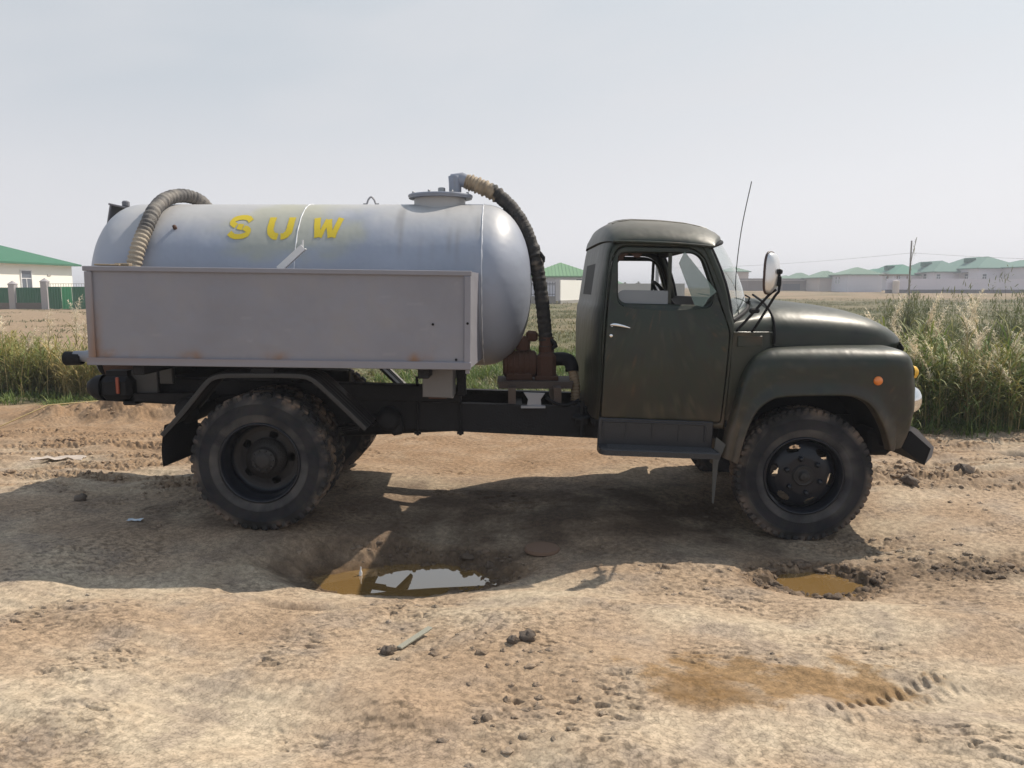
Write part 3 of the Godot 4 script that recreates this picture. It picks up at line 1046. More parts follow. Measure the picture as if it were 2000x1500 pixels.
	g.tube(spline([Vector3(1.830, 1.70, 1.045), Vector3(1.785, 1.665, 1.03), Vector3(1.68, 1.52, 0.975), Vector3(1.600, 1.410, 0.925)], 5), 0.0095, 8)
	g.box(Vector3(1.843, 1.76, 1.055), Vector3(0.026, 0.07, 0.03), Basis.IDENTITY, 0.006)
	g.box(Vector3(1.700, 1.555, 0.99), Vector3(0.07, 0.035, 0.04), Basis.IDENTITY, 0.01)
	obj("mirror_arm", g, M.black, t)
	# step
	g = Geo.new()
	var lean := Basis(Vector3.BACK, -0.038)
	g.box(Vector3(1.035, 0.670, 0.935), Vector3(0.83, 0.200, 0.02), lean, 0.006)
	for k in 3: g.box(Vector3(0.82 + 0.19 * k, 0.689 - 0.0072 * k, 0.947), Vector3(0.010, 0.115, 0.008), lean, 0.002)
	g.box(Vector3(1.02, 0.748, 0.948), Vector3(0.74, 0.012, 0.012), lean, 0.003)
	g.box(Vector3(0.655, 0.690, 0.948), Vector3(0.014, 0.115, 0.012), lean, 0.003)
	g.box(Vector3(1.392, 0.664, 0.948), Vector3(0.014, 0.115, 0.012), lean, 0.003)
	var step := obj("step_panel", g, mat(lin(0.014, 0.0155, 0.020), 0.45, 0.0, M.fine_tex, 0.1, 4.0), t)
	g = Geo.new()
	g.prism(rounded([Vector2(0.615, 0.93), Vector2(1.470, 0.93), Vector2(1.470, 1.115), Vector2(0.615, 1.115)], [0.0, 0.0, 0.03, 0.10]), 0.0, 0.045, Transform3D(lean * Basis(Vector3.RIGHT, Vector3(0, 0, 1), Vector3.UP), Vector3(0, 0.572, 0)), 0.008)
	for k in 6: g.box(Vector3(1.06, 0.5785, 0.955 + 0.026 * k), Vector3(0.76, 0.006, 0.010), lean, 0.002)
	obj("step_tread", g, mat(lin(0.026, 0.027, 0.031), 0.5, 0.0, M.fine_tex, 0.2, 4.0), step)
	g = Geo.new()
	g.prism(PackedVector2Array([Vector2(1.462, 0.655), Vector2(1.532, 0.600), Vector2(1.484, 0.470), Vector2(1.460, 0.165), Vector2(1.448, 0.168), Vector2(1.442, 0.470)]), 0.985, 0.995)
	g.box(Vector3(1.475, 0.53, 0.90), Vector3(0.012, 0.20, 0.18))
	obj("mud_flap", g, mat(lin(0.06, 0.062, 0.06), 0.6), t)

func build_hood(t: Node3D) -> void:
	# cowl between windscreen and bonnet
	var g := Geo.new()
	var rows := []
	for i in 9:
		var q := float(i) / 8.0
		var row := PackedVector3Array()
		for k in 49:
			var s := (k / 48.0 - 0.5) * 2.0
			var a := absf(s)
			var p: Vector3
			if a <= 0.8:
				var w := sin(s / 0.8 * PI * 0.5)
				p = Vector3(1.868 - 0.305 * pow(absf(w), 2.4), 1.575 - 0.110 * pow(absf(w), 2.2), 0.915 * w)
			else:
				var e := (a - 0.8) / 0.2
				p = Vector3(1.563, lerpf(1.465, 1.400, e), signf(s) * lerpf(0.915, 0.945, sin(e * PI * 0.5)))
			var ph := s * PI * 0.5
			var b := Vector3(1.898, 1.392 + 0.236 * pow(cos(ph), 0.75), signf(s) * 0.80 * pow(absf(sin(ph)), 0.78))
			var r := p.lerp(b, q)
			r += Vector3(0, 0.012, 0) * sin(PI * q) * (1.0 - a)
			row.append(r)
		rows.append(row)
	g.patch(rows)
	for s in [1.0, -1.0]:
		rows = []
		for i in 9:
			var q := i / 8.0
			var y := lerpf(1.396, 0.55, q)
			var xe := lerpf(1.60, 1.90, smoothstep(0.75, 1.15, y))
			rows.append(PackedVector3Array([Vector3(1.545, y, s * (zside(y) - 0.012)), Vector3(lerpf(1.545, xe, 0.3), y, s * (zside(y) - 0.02)), Vector3(lerpf(1.545, xe, 0.66), y, s * lerpf(0.925, 0.90, smoothstep(0.75, 1.15, y))), Vector3(xe, y, s * lerpf(0.92, 0.80, smoothstep(0.75, 1.15, y)))]))
		g.patch(rows, false, s > 0)
	g.paint(green_at)
	var cowl := obj("cowl", g, M.green, t)
	for s in [1.0, -1.0]:
		g = Geo.new()
		g.tube(PackedVector3Array([Vector3(1.575, 1.400, s * 0.942), Vector3(1.70, 1.397, s * 0.912), Vector3(1.895, 1.392, s * 0.805)]), 0.006, 6)
		obj("cowl_seam", g, mat(lin(0.10, 0.105, 0.09), 0.3), cowl)
		g = Geo.new()
		g.box(Vector3(1.70, 1.335, s * 0.918), Vector3(0.20, 0.075, 0.012), Basis(Vector3.UP, s * 0.27), 0.004)
		g.paint(green_at)
		obj("cowl_plate", g, M.green, cowl)
	# bonnet
	g = Geo.new()
	rows = []
	for st in [[1.907, 0.800, 1.622], [1.915, 0.803, 1.630], [2.02, 0.795, 1.626], [2.12, 0.785, 1.617], [2.24, 0.77, 1.606], [2.35, 0.755, 1.592], [2.45, 0.738, 1.578], [2.55, 0.718, 1.562], [2.65, 0.697, 1.541], [2.75, 0.672, 1.517], [2.84, 0.643, 1.491], [2.92, 0.605, 1.463], [2.98, 0.565, 1.438], [3.04, 0.510, 1.412], [3.09, 0.450, 1.387], [3.14, 0.37, 1.360], [3.175, 0.29, 1.338], [3.20, 0.21, 1.322], [3.217, 0.12, 1.308], [3.222, 0.02, 1.300]]:
		var row := PackedVector3Array()
		for k in 41:
			var ph := (k / 40.0 - 0.5) * PI
			var yb: float = 1.293 - 0.055 * smoothstep(2.72, 3.0, st[0])
			var hx: float = st[0] if st[0] < 2.6 else 2.6 + (st[0] - 2.6) * 0.84
			row.append(Vector3(hx, yb + (st[2] - yb) * pow(cos(ph), 0.62), st[1] * signf(ph) * pow(absf(sin(ph)), 0.80)))
		rows.append(row)
	g.patch(rows)
	g.paint(green_at)
	var hood := obj("bonnet", g, M.green, t)
	g = Geo.new()
	g.tube(spline([Vector3(1.900, 1.66, 0.30), Vector3(1.905, 1.60, 0.56), Vector3(1.910, 1.52, 0.735), Vector3(1.912, 1.42, 0.806), Vector3(1.912, 1.31, 0.815)], 5), 0.009, 6)
	obj("bonnet_hinge_cable", g, M.black, hood)
	# wings
	var keys := [[0.0, 1.618, 0.463, 1.508, 0.505], [0.10, 1.640, 0.570, 1.548, 0.68], [0.20, 1.665, 0.669, 1.602, 0.891], [0.30, 1.700, 0.770, 1.642, 1.070], [0.38, 1.749, 0.854, 1.700, 1.190], [0.46, 1.820, 0.912, 1.790, 1.257], [0.54, 1.900, 0.940, 1.930, 1.284], [0.65, 2.120, 0.953, 2.260, 1.290], [0.75, 2.363, 0.952, 2.600, 1.284], [0.81, 2.460, 0.930, 2.795, 1.272], [0.86, 2.535, 0.885, 2.872, 1.205], [0.91, 2.590, 0.815, 2.890, 1.050], [0.95, 2.638, 0.730, 2.893, 0.850], [0.98, 2.672, 0.640, 2.855, 0.690], [1.0, 2.697, 0.557, 2.800, 0.578]]
	var arch := []; var outl := []
	for k in keys:
		arch.append(Vector3(k[1], k[2], k[0])); outl.append(Vector3(k[3], k[4], k[0]))
	var ap := spline(arch, 6); var op := spline(outl, 6)
	for s in [1.0, -1.0]:
		g = Geo.new()
		rows = []
		for step in 24:
			var row := PackedVector3Array()
			for i in ap.size():
				var tt := ap[i].z
				var a := Vector2(ap[i].x, ap[i].y); var o := Vector2(op[i].x, op[i].y)
				var dir := (o - a).normalized()
				var dist := a.distance_to(o)
				var roll := minf(lookup([[0.0, 0.045], [0.25, 0.06], [0.45, 0.12], [0.6, 0.15], [0.8, 0.15], [0.9, 0.12], [0.97, 0.07], [1.0, 0.03]], tt), dist * 0.5)
				var q := a; var z := 1.0
				if step < 8:
					var lip: Array = [[0.0, -0.06], [0.0, 0.0], [0.003, 0.024], [0.012, 0.030], [0.035, 0.024], [0.06, 0.012], [0.085, 0.003], [0.11, 0.0]][step]
					var d: float = minf(lip[0], dist * 0.4)
					q = a + dir * d; z += lip[1]
				elif step < 12:
					var f := (step - 7) / 5.0
					q = a + dir * lerpf(minf(0.11, dist * 0.4), dist - roll, f)
				elif step < 20:
					var ph := PI * 0.5 * (step - 12) / 7.0
					q = a + dir * (dist - roll + roll * sin(ph))
					z -= roll * (1.0 - cos(ph))
				else:
					q = o
					var inward := lookup([[0.0, 0.90], [0.3, 0.88], [0.42, 0.80], [0.5, 0.66], [0.8, 0.60], [0.86, 0.62], [1.0, 0.66]], tt)
					var f := (step - 19) / 4.0
					z = lerpf(1.0 - roll, inward, f)
					if tt > 0.8: q.x += 0.125 * sin(f * PI * 0.5) * smoothstep(0.8, 0.9, tt)
					if tt > 0.45 and tt < 0.85: q.y += 0.012 * sin(f * PI * 0.5)
				row.append(Vector3(q.x, q.y, z))
			rows.append(row)
		g.patch(rows, false, true)
		if s < 0: g = mirrored(g)
		g.paint(green_at)
		var wing := obj("wing", g, M.green, t)
		# wheel well
		g = Geo.new()
		var r1 := PackedVector3Array(); var r2 := PackedVector3Array()
		for p in ap:
			var out := (Vector2(p.x, p.y) - Vector2(2.14, 0.45)).normalized() * 0.02
			r1.append(Vector3(p.x + out.x, p.y + out.y, s * 0.955)); r2.append(Vector3(p.x + out.x, p.y + out.y, s * 0.38))
		g.patch([r1, r2])
		var back := PackedVector3Array()
		for p in ap: back.append(Vector3(p.x, p.y, s * 0.38))
		g.fan(back)
		obj("wheel_well", g, M.dark, wing)
		g = Geo.new()
		g.lathe([Vector2(0.0, 0.024), Vector2(0.012, 0.0225), Vector2(0.024, 0.017), Vector2(0.031, 0.008), Vector2(0.033, 0.0)], Vector3(2.594, 1.060, s * 1.0), Vector3(0, 0, s), 16)
		obj("side_marker_lamp", g, M.orange, wing)
		g = Geo.new()
		g.lathe([Vector2(0.0, 0.040), Vector2(0.026, 0.036), Vector2(0.044, 0.022), Vector2(0.050, 0.0)], Vector3(2.958, 1.095, s * 0.76), Vector3(1, 0, s * 0.15).normalized(), 16)
		obj("turn_signal", g, M.amber, wing)
		g = Geo.new()
		g.lathe([Vector2(0.0, 0.075), Vector2(0.05, 0.068), Vector2(0.085, 0.045), Vector2(0.105, 0.01), Vector2(0.112, -0.02)], Vector3(2.985, 0.885, s * 0.70), Vector3(1, 0, s * 0.05).normalized(), 24)
		obj("headlight", g, M.chrome, wing)
	# front panel under the bonnet's lip
	g = Geo.new()
	var na := PackedVector3Array(); var nb := PackedVector3Array(); var nc := PackedVector3Array()
	for k in 25:
		var z := lerpf(-0.62, 0.62, k / 24.0)
		var x := 3.118 - 0.42 * pow(absf(z), 1.9)
		na.append(Vector3(x - 0.02, 1.300, z)); nb.append(Vector3(x + 0.008, 1.262, z)); nc.append(Vector3(x - 0.03, 1.10, z))
	g.patch([na, nb, nc])
	g.paint(green_at)
	obj("nose_panel", g, M.green, t)
	# grille and lower front
	g = Geo.new()
	var ga := PackedVector3Array(); var gb := PackedVector3Array()
	for k in 13:
		var z := lerpf(-0.66, 0.66, k / 12.0)
		ga.append(Vector3(3.02 - 0.22 * z * z, 1.285, z)); gb.append(Vector3(3.00 - 0.22 * z * z, 0.70, z))
	g.patch([ga, gb])
	g.paint(green_at)
	var grille := obj("grille_panel", g, M.green, t)
	for k in 5:
		g = Geo.new()
		g.box(Vector3(3.018, 0.86 + 0.075 * k, 0), Vector3(0.02, 0.035, 0.9), Basis.IDENTITY, 0.006)
		obj("grille_bar", g, M.white, grille)
	# bumper
	g = Geo.new()
	g.prism(PackedVector2Array([Vector2(2.800, 0.575), Vector2(2.872, 0.690), Vector2(3.022, 0.562), Vector2(2.985, 0.440)]), -0.96, 0.96)
	var bump := obj("bumper", g, M.dark, t)
	g = Geo.new()
	g.prism(PackedVector2Array([Vector2(2.866, 0.692), Vector2(2.895, 0.718), Vector2(2.925, 0.700), Vector2(3.050, 0.572), Vector2(3.040, 0.500), Vector2(2.992, 0.446), Vector2(3.024, 0.564)]), -0.95, 0.95)
	obj("bumper_face", g, mat(lin(0.22, 0.22, 0.23), 0.35, 0.3, M.fine_tex, 0.1, 4.0), bump)

func wheel(t: Node3D, at: Vector3, rad: float, front: bool, side: float, steer: float) -> void:
	# side 1 or -1: the way its outer face looks; 0: the inner one of a pair
	var s := side if side != 0.0 else signf(at.z)
	var ax := Vector3(sin(-steer) * s, 0, cos(steer) * s).normalized()
	var k := rad / 0.498
	var prof := []
	var half := [Vector2(0.268, 0.088), Vector2(0.285, 0.102), Vector2(0.292, 0.103), Vector2(0.300, 0.109), Vector2(0.335, 0.121), Vector2(0.344, 0.1215), Vector2(0.347, 0.125), Vector2(0.352, 0.125), Vector2(0.355, 0.122), Vector2(0.395, 0.123), Vector2(0.418, 0.120), Vector2(0.421, 0.123), Vector2(0.427, 0.122), Vector2(0.430, 0.118), Vector2(0.455, 0.108), Vector2(0.474, 0.098), Vector2(0.482, 0.086), Vector2(0.485, 0.05), Vector2(0.486, 0.0)]
	for p in half: prof.append(Vector2(p.x * k, -p.y))
	for i in range(half.size() - 2, -1, -1): prof.append(Vector2(half[i].x * k, half[i].y))
	var g := Geo.new()
	g.lathe(prof, at, ax, 96)
	g.paint(func(p): return tyre_at(p, at))
	var tyre := obj("tyre", g, M.rubber, t)
	g = Geo.new()
	var xa := ax.cross(Vector3.UP).normalized()
	var n := 58 if front else 42
	for i in n:
		for w in [-1.0, 1.0]:
			var a := TAU * (i + (0.25 if w > 0 else 0.0)) / n
			var rd := xa * cos(a) + Vector3.UP * sin(a)
			var tg := -xa * sin(a) + Vector3.UP * cos(a)
			var b := Basis(tg, rd, tg.cross(rd)) * Basis(Vector3.UP, 0.35 * w)
			g.box(at + rd * (0.488 * k) + ax * w * 0.050, Vector3(0.044 if front else 0.050, 0.022, 0.085), b, 0.005)
			if true:
				var b2 := Basis(tg, rd, tg.cross(rd)) * Basis(Vector3.RIGHT, 0.0)
				g.box(at + rd * (0.466 * k) + ax * w * 0.1015, Vector3(0.034, 0.044, 0.014), b2, 0.004)
	g.paint(func(p): return tyre_at(p, at))
	obj("tread", g, M.rubber, tyre)
	# rim and disc
	g = Geo.new()
	g.lathe([Vector2(0.292, 0.098), Vector2(0.289, 0.112), Vector2(0.280, 0.116), Vector2(0.272, 0.108), Vector2(0.266, 0.085), Vector2(0.262, 0.078), Vector2(0.256, 0.02), Vector2(0.256, -0.09), Vector2(0.29, -0.10)], at, ax, 64)
	var dish := [[0.256, 0.005], [0.245, 0.030], [0.225, 0.052], [0.20, 0.068], [0.17, 0.080], [0.145, 0.087], [0.13, 0.089], [0.10, 0.089], [0.06, 0.089]] if front else [[0.256, -0.055], [0.250, -0.068], [0.235, -0.078], [0.20, -0.082], [0.16, -0.080], [0.12, -0.078], [0.06, -0.078]]
	var nh := 6 if front else 5
	var hr := 0.205 if front else 0.175
	var ha := 0.17 if front else 0.6
	var rows := []
	var nr := 30
	for i in nr:
		var r := lerpf(0.256, 0.06, i / (nr - 1.0))
		var h := 0.0
		for q in dish.size() - 1:
			if r <= dish[q][0] and r >= dish[q + 1][0]:
				h = lerpf(dish[q][1], dish[q + 1][1], (dish[q][0] - r) / (dish[q][0] - dish[q + 1][0]))
		var row := PackedVector3Array()
		for j in 181:
			var a := TAU * j / 180
			row.append(at + ax * h + (xa * cos(a) + Vector3.UP * sin(a)) * r)
		rows.append(row)
	var base := g.v.size()
	for row in rows:
		for p in row: g.vert(p)
	for i in nr - 1:
		var r := lerpf(0.256, 0.06, (i + 0.5) / (nr - 1.0))
		for j in 180:
			var a := TAU * (j + 0.5) / 180
			var da := wrapf(a - ha, -PI / nh, PI / nh)
			if pow(da * hr / (0.048 if front else 0.034), 2.0) + pow((r - hr) / (0.026 if front else 0.030), 2.0) < 1.0: continue
			var v0 := base + i * 181 + j
			g.t.append_array([v0, v0 + 181, v0 + 1, v0 + 1, v0 + 181, v0 + 182])
	var rim := obj("rim", g, M.rim, tyre)
	if side == 0.0: return
	g = Geo.new()
	if front:
		g.lathe([Vector2(0.078, 0.080), Vector2(0.078, 0.098), Vector2(0.070, 0.104), Vector2(0.066, 0.104), Vector2(0.062, 0.098), Vector2(0.045, 0.100), Vector2(0.034, 0.102), Vector2(0.034, 0.128), Vector2(0.028, 0.136), Vector2(0.0, 0.138)], at, ax, 32)
	else:
		g.lathe([Vector2(0.150, -0.085), Vector2(0.145, -0.03), Vector2(0.10, -0.015), Vector2(0.088, 0.010), Vector2(0.088, 0.028), Vector2(0.082, 0.034), Vector2(0.060, 0.034), Vector2(0.056, 0.046), Vector2(0.040, 0.052), Vector2(0.0, 0.053)], at, ax, 32)
		for i in 10: g.lathe([Vector2(0.0, 0.044), Vector2(0.008, 0.043), Vector2(0.009, 0.034)], at + (xa * cos(TAU * i / 10) + Vector3.UP * sin(TAU * i / 10)) * 0.073, ax, 6)
	obj("hub", g, mat(lin(0.022, 0.020, 0.020), 0.6, 0.0, M.fine_tex, 0.3, 6.0), tyre)
	for i in 6:
		var a := TAU * i / 6 + 0.35
		g = Geo.new()
		var q := at + (xa * cos(a) + Vector3.UP * sin(a)) * 0.128 + ax * (0.086 if front else -0.08)
		g.lathe([Vector2(0.0, 0.034), Vector2(0.009, 0.032), Vector2(0.012, 0.028), Vector2(0.020, 0.026), Vector2(0.022, 0.0)], q, ax, 6)
		obj("wheel_nut", g, M.rim, tyre)

func build_chassis(t: Node3D) -> void:
	var g: Geo
	var rail := PackedVector2Array([Vector2(-3.25, 0.945), Vector2(-2.6, 0.93), Vector2(-0.8, 0.828), Vector2(0.55, 0.785), Vector2(1.7, 0.745), Vector2(2.9, 0.72), Vector2(2.9, 0.60), Vector2(1.7, 0.50), Vector2(0.69, 0.537), Vector2(-0.727, 0.608), Vector2(-1.1, 0.635), Vector2(-2.3, 0.79), Vector2(-3.25, 0.84)])
	for s in [1.0, -1.0]:
		g = Geo.new()
		g.prism(rail, s * 0.445 - 0.008, s * 0.445 + 0.008)
		# flanges
		for e in [[0, 1], [1, 2], [2, 3], [3, 4]]:
			var a := rail[e[0]]; var b := rail[e[1]]
			g.box(Vector3((a.x + b.x) * 0.5, (a.y + b.y) * 0.5 - 0.004, s * 0.405), Vector3(a.distance_to(b), 0.008, 0.075), Basis(Vector3.BACK, (b - a).angle()))
		obj("frame_rail", g, M.chassis, t)
		g = Geo.new()
		if s > 0: g.box(Vector3(-1.82, 0.93, s * 0.43), Vector3(2.85, 0.13, 0.12), Basis(Vector3.BACK, -0.03), 0.01)
		else: g.box(Vector3(-2.35, 0.95, s * 0.43), Vector3(1.8, 0.13, 0.12), Basis(Vector3.BACK, -0.03), 0.01)
		obj("subframe_beam", g, M.chassis, t)
		# leaf springs
		for w in [[-1.787, 0.83, 0.60, 0.525], [2.14, 0.78, 0.44, 0.46]]:
			g = Geo.new()
			for k in 6:
				var ln: float = w[1] * (1.0 - 0.14 * k)
				var r1 := PackedVector3Array()
				for i in 9:
					var q := i / 4.0 - 1.0
					r1.append(Vector3(w[0] + q * ln, w[2] - 0.014 * k + 0.10 * q * q * pow(ln / w[1], 2.0), s * w[3]))
				for i in 8:
					var m := (r1[i] + r1[i + 1]) * 0.5
					var d := r1[i + 1] - r1[i]
					g.box(m, Vector3(d.length() * 1.03, 0.011, 0.065), Basis(Vector3.BACK, atan2(d.y, d.x)))
			obj("leaf_spring", g, M.chassis, t)
	for x in [-3.2, -2.5, -1.25, 0.05, 0.6, 1.9, 2.8]:
		g = Geo.new()
		var y := lookup([[-3.2, 0.89], [-2.5, 0.86], [-1.1, 0.76], [-0.2, 0.70], [0.6, 0.66], [1.9, 0.62], [2.8, 0.66]], x)
		g.box(Vector3(x, y, 0), Vector3(0.07, 0.10, 0.86))
		obj("cross_member", g, M.chassis, t)
	# axles and drive line
	g = Geo.new()
	g.tube(PackedVector3Array([Vector3(-1.787, 0.482, -0.95), Vector3(-1.787, 0.482, 0.95)]), 0.065, 14)
	g.lathe([Vector2(0.05, -0.22), Vector2(0.13, -0.17), Vector2(0.19, -0.08), Vector2(0.20, 0.0), Vector2(0.19, 0.08), Vector2(0.13, 0.17), Vector2(0.05, 0.22)], Vector3(-1.787, 0.482, -0.02), Vector3.BACK, 20)
	g.tube(PackedVector3Array([Vector3(-1.65, 0.50, 0), Vector3(0.9, 0.62, 0)]), 0.045, 12)
	obj("rear_axle", g, M.chassis, t)
	g = Geo.new()
	g.box(Vector3(2.14, 0.345, 0), Vector3(0.09, 0.10, 1.5), Basis.IDENTITY, 0.02)
	g.box(Vector3(2.72, 0.58, 0.70), Vector3(0.18, 0.20, 0.26), Basis.IDENTITY, 0.03)
	g.box(Vector3(2.3, 0.80, 0), Vector3(0.9, 0.5, 0.6), Basis.IDENTITY, 0.08)
	obj("front_axle", g, M.dark, t)
	# rods, brackets and holders along the near rail
	for x in [-0.74, -0.405]:
		g = Geo.new()
		g.tube(PackedVector3Array([Vector3(x, 0.565, 0.468), Vector3(x, 1.03, 0.468)]), 0.011, 8)
		g.box(Vector3(x, 0.585, 0.465), Vector3(0.05, 0.02, 0.04))
		obj("clamp_rod", g, M.black, t)
	g = Geo.new()
	g.prism(PackedVector2Array([Vector2(-0.645, 1.165), Vector2(-0.425, 1.155), Vector2(-0.428, 0.920), Vector2(-0.648, 0.930)]), 0.62, 0.90, Transform3D.IDENTITY, 0.006)
	obj("bin_post", g, mat(lin(0.15, 0.145, 0.145), 0.6, 0.0, M.fine_tex, 0.1, 3.0), t)
	g = Geo.new()
	g.box(Vector3(-0.54, 0.925, 0.68), Vector3(0.13, 0.02, 0.40))
	obj("rusty_foot", g, M.rust, t)
	g = Geo.new()
	g.box(Vector3(-0.385, 1.02, 0.60), Vector3(0.07, 0.24, 0.10), Basis.IDENTITY, 0.01)
	obj("support_bracket", g, M.black, t)
	g = Geo.new()
	g.prism(PackedVector2Array([Vector2(0.090, 0.905), Vector2(0.258, 0.900), Vector2(0.225, 0.850), Vector2(0.230, 0.795), Vector2(0.115, 0.800), Vector2(0.125, 0.850)]), 0.46, 0.475, Transform3D.IDENTITY, 0.003)
	g.box(Vector3(0.165, 0.792, 0.475), Vector3(0.19, 0.014, 0.05))
	obj("pump_bracket", g, M.grey, t)
	g = Geo.new()
	g.tube(spline([Vector3(0.27, 0.86, 0.42), Vector3(0.34, 0.815, 0.44), Vector3(0.43, 0.80, 0.44), Vector3(0.53, 0.84, 0.42)], 5), 0.013, 8)
	obj("cable", g, M.black, t)
	g = Geo.new()
	g.lathe([Vector2(0.0, 0.09), Vector2(0.05, 0.09), Vector2(0.085, 0.07), Vector2(0.095, 0.02), Vector2(0.095, -0.05)], Vector3(-0.955, 0.70, 0.50), Vector3.BACK, 14)
	g.box(Vector3(-0.90, 0.66, 0.52), Vector3(0.10, 0.16, 0.08), Basis(Vector3.BACK, 0.2), 0.02)
	obj("spring_shackle", g, M.chassis, t)
	g = Geo.new()
	g.lathe([Vector2(0.0, 0.0), Vector2(0.055, 0.0), Vector2(0.055, 0.0), Vector2(0.055, 0.05), Vector2(0.075, 0.05), Vector2(0.075, 0.05), Vector2(0.075, 0.075), Vector2(0.0, 0.075)], Vector3(0.545, 0.66, 0.52), Vector3.UP, 16)
	g.tube(PackedVector3Array([Vector3(0.545, 0.56, 0.52), Vector3(0.545, 0.84, 0.52)]), 0.018, 8)
	obj("cab_mount", g, M.chassis, t)
	# rear mudguards with rubber flaps
	var path := spline([Vector3(-2.46, 0.70, 0), Vector3(-2.31, 0.86, 0), Vector3(-2.135, 1.065, 0), Vector3(-2.07, 1.110, 0), Vector3(-1.98, 1.126, 0), Vector3(-1.72, 1.128, 0), Vector3(-1.48, 1.124, 0), Vector3(-1.395, 1.105, 0), Vector3(-1.32, 1.050, 0), Vector3(-1.17, 0.905, 0), Vector3(-1.01, 0.745, 0)], 4)
	for s in [1.0, -1.0]:
		g = Geo.new()
		var rows := []
		for zz in [[1.120, -0.032], [1.122, -0.004], [1.115, 0.002], [1.08, 0.002], [1.075, 0.010], [1.06, 0.010], [1.055, 0.002], [1.01, 0.002], [1.005, 0.010], [0.99, 0.010], [0.985, 0.002], [0.94, 0.002], [0.935, 0.010], [0.92, 0.010], [0.915, 0.002], [0.78, 0.002], [0.775, -0.02]]:
			var row := PackedVector3Array()
			for i in path.size():
				var d := (path[mini(i + 1, path.size() - 1)] - path[maxi(i - 1, 0)]).normalized()
				row.append(path[i] + Vector3(-d.y, d.x, 0) * zz[1] + Vector3(0, 0, zz[0] * s))
			rows.append(row)
		g.patch(rows)
		var mg := obj("rear_mudguard", g, mat(lin(0.018, 0.017, 0.017), 0.5, 0.0, M.fine_tex, 0.2, 4.0), t)
		g = Geo.new()
		g.box(Vector3(-1.73, 1.145, s * 1.05), Vector3(0.17, 0.04, 0.12), Basis.IDENTITY, 0.006)
		obj("mudguard_hanger", g, M.black, mg)
		g = Geo.new()
		rows = []
		for i in 7:
			var q := i / 6.0
			rows.append(PackedVector3Array([Vector3(-2.435 - 0.03 * sin(q * 2.2), lerpf(0.76, 0.462, q), s * 1.10), Vector3(-2.425 - 0.02 * q, lerpf(0.76, 0.455, q), s * 0.85), Vector3(-2.41 - 0.02 * q, lerpf(0.76, 0.450, q), s * 0.58)]))
		g.patch(rows)
		obj("mud_flap", g, M.black, mg)
		# lamps on brackets at the rear
		g = Geo.new()
		g.box(Vector3(-2.98, 0.965, s * 0.62), Vector3(0.24, 0.17, 0.16), Basis.IDENTITY, 0.035)
		g.lathe([Vector2(0.10, 0.0), Vector2(0.09, 0.06), Vector2(0.055, 0.11), Vector2(0.0, 0.13)], Vector3(-3.09, 0.965, s * 0.62), Vector3.LEFT, 16)
		g.box(Vector3(-2.98, 1.06, s * 0.60), Vector3(0.16, 0.07, 0.10))
		var lamp := obj("tail_lamp", g, M.black, t)
		g = Geo.new()
		g.box(Vector3(-2.945, 0.990, s * 0.712), Vector3(0.026, 0.125, 0.02), Basis.IDENTITY, 0.006)
		obj("tail_lamp_lens", g, M.red, lamp)
		g = Geo.new()
		g.box(Vector3(-2.80, 0.99, s * 0.58), Vector3(0.20, 0.20, 0.03), Basis.IDENTITY, 0.006)
		g.box(Vector3(-2.62, 1.06, s * 0.60), Vector3(0.10, 0.14, 0.05), Basis.IDENTITY, 0.006)
		obj("lamp_bracket", g, mat(lin(0.07, 0.07, 0.07), 0.7), t)
	g = Geo.new()
	g.box(Vector3(-2.90, 0.875, 0), Vector3(0.10, 0.09, 1.3), Basis.IDENTITY, 0.01)
	g.box(Vector3(-2.62, 0.89, 0.3), Vector3(0.66, 0.06, 0.7))
	obj("rear_beam", g, M.chassis, t)
	g = Geo.new()
	g.lathe([Vector2(0.0, -0.30), Vector2(0.08, -0.29), Vector2(0.095, -0.26), Vector2(0.095, 0.26), Vector2(0.08, 0.29), Vector2(0.0, 0.30)], Vector3(-2.41, 0.81, 0.52), Vector3.BACK, 18)
	obj("air_reservoir", g, M.chassis, t)

const TY := 1.730   # height of the tank's axis
const TR := 0.655

func on_tank(x: float, y: float, out := 0.003) -> Vector3:
	var d := clampf((y - TY) / TR, -0.999, 0.999)
	var n := Vector3(0, d, sqrt(1.0 - d * d))
	return Vector3(x, TY, 0) + n * (TR + out)

func letter_stroke(g: Geo, pts: Array, width: float, x0: float, y0: float, w: float, h: float) -> void:
	# a painted stroke laid on the tank's skin
	var p := PackedVector3Array()
	for q in pts: p.append(Vector3(x0 + q.x * w - 0.02 * h * q.y, y0 + q.y * h, 0))
	if p.size() > 2: p = spline(Array(p), 6)
	else: p = spline([p[0], p[0].lerp(p[1], 0.5), p[1]], 4)
	var a := PackedVector3Array(); var b := PackedVector3Array(); var m := PackedVector3Array()
	for i in p.size():
		var d := (p[mini(i + 1, p.size() - 1)] - p[maxi(i - 1, 0)]).normalized()
		var s := Vector3(-d.y, d.x, 0) * width * 0.5 * (1.0 + 0.10 * N.get_noise_2d(p[i].x * 40.0, p[i].y * 40.0))
		a.append(on_tank(p[i].x + s.x, p[i].y + s.y)); b.append(on_tank(p[i].x - s.x, p[i].y - s.y)); m.append(on_tank(p[i].x, p[i].y))
	g.patch([a, m, b])

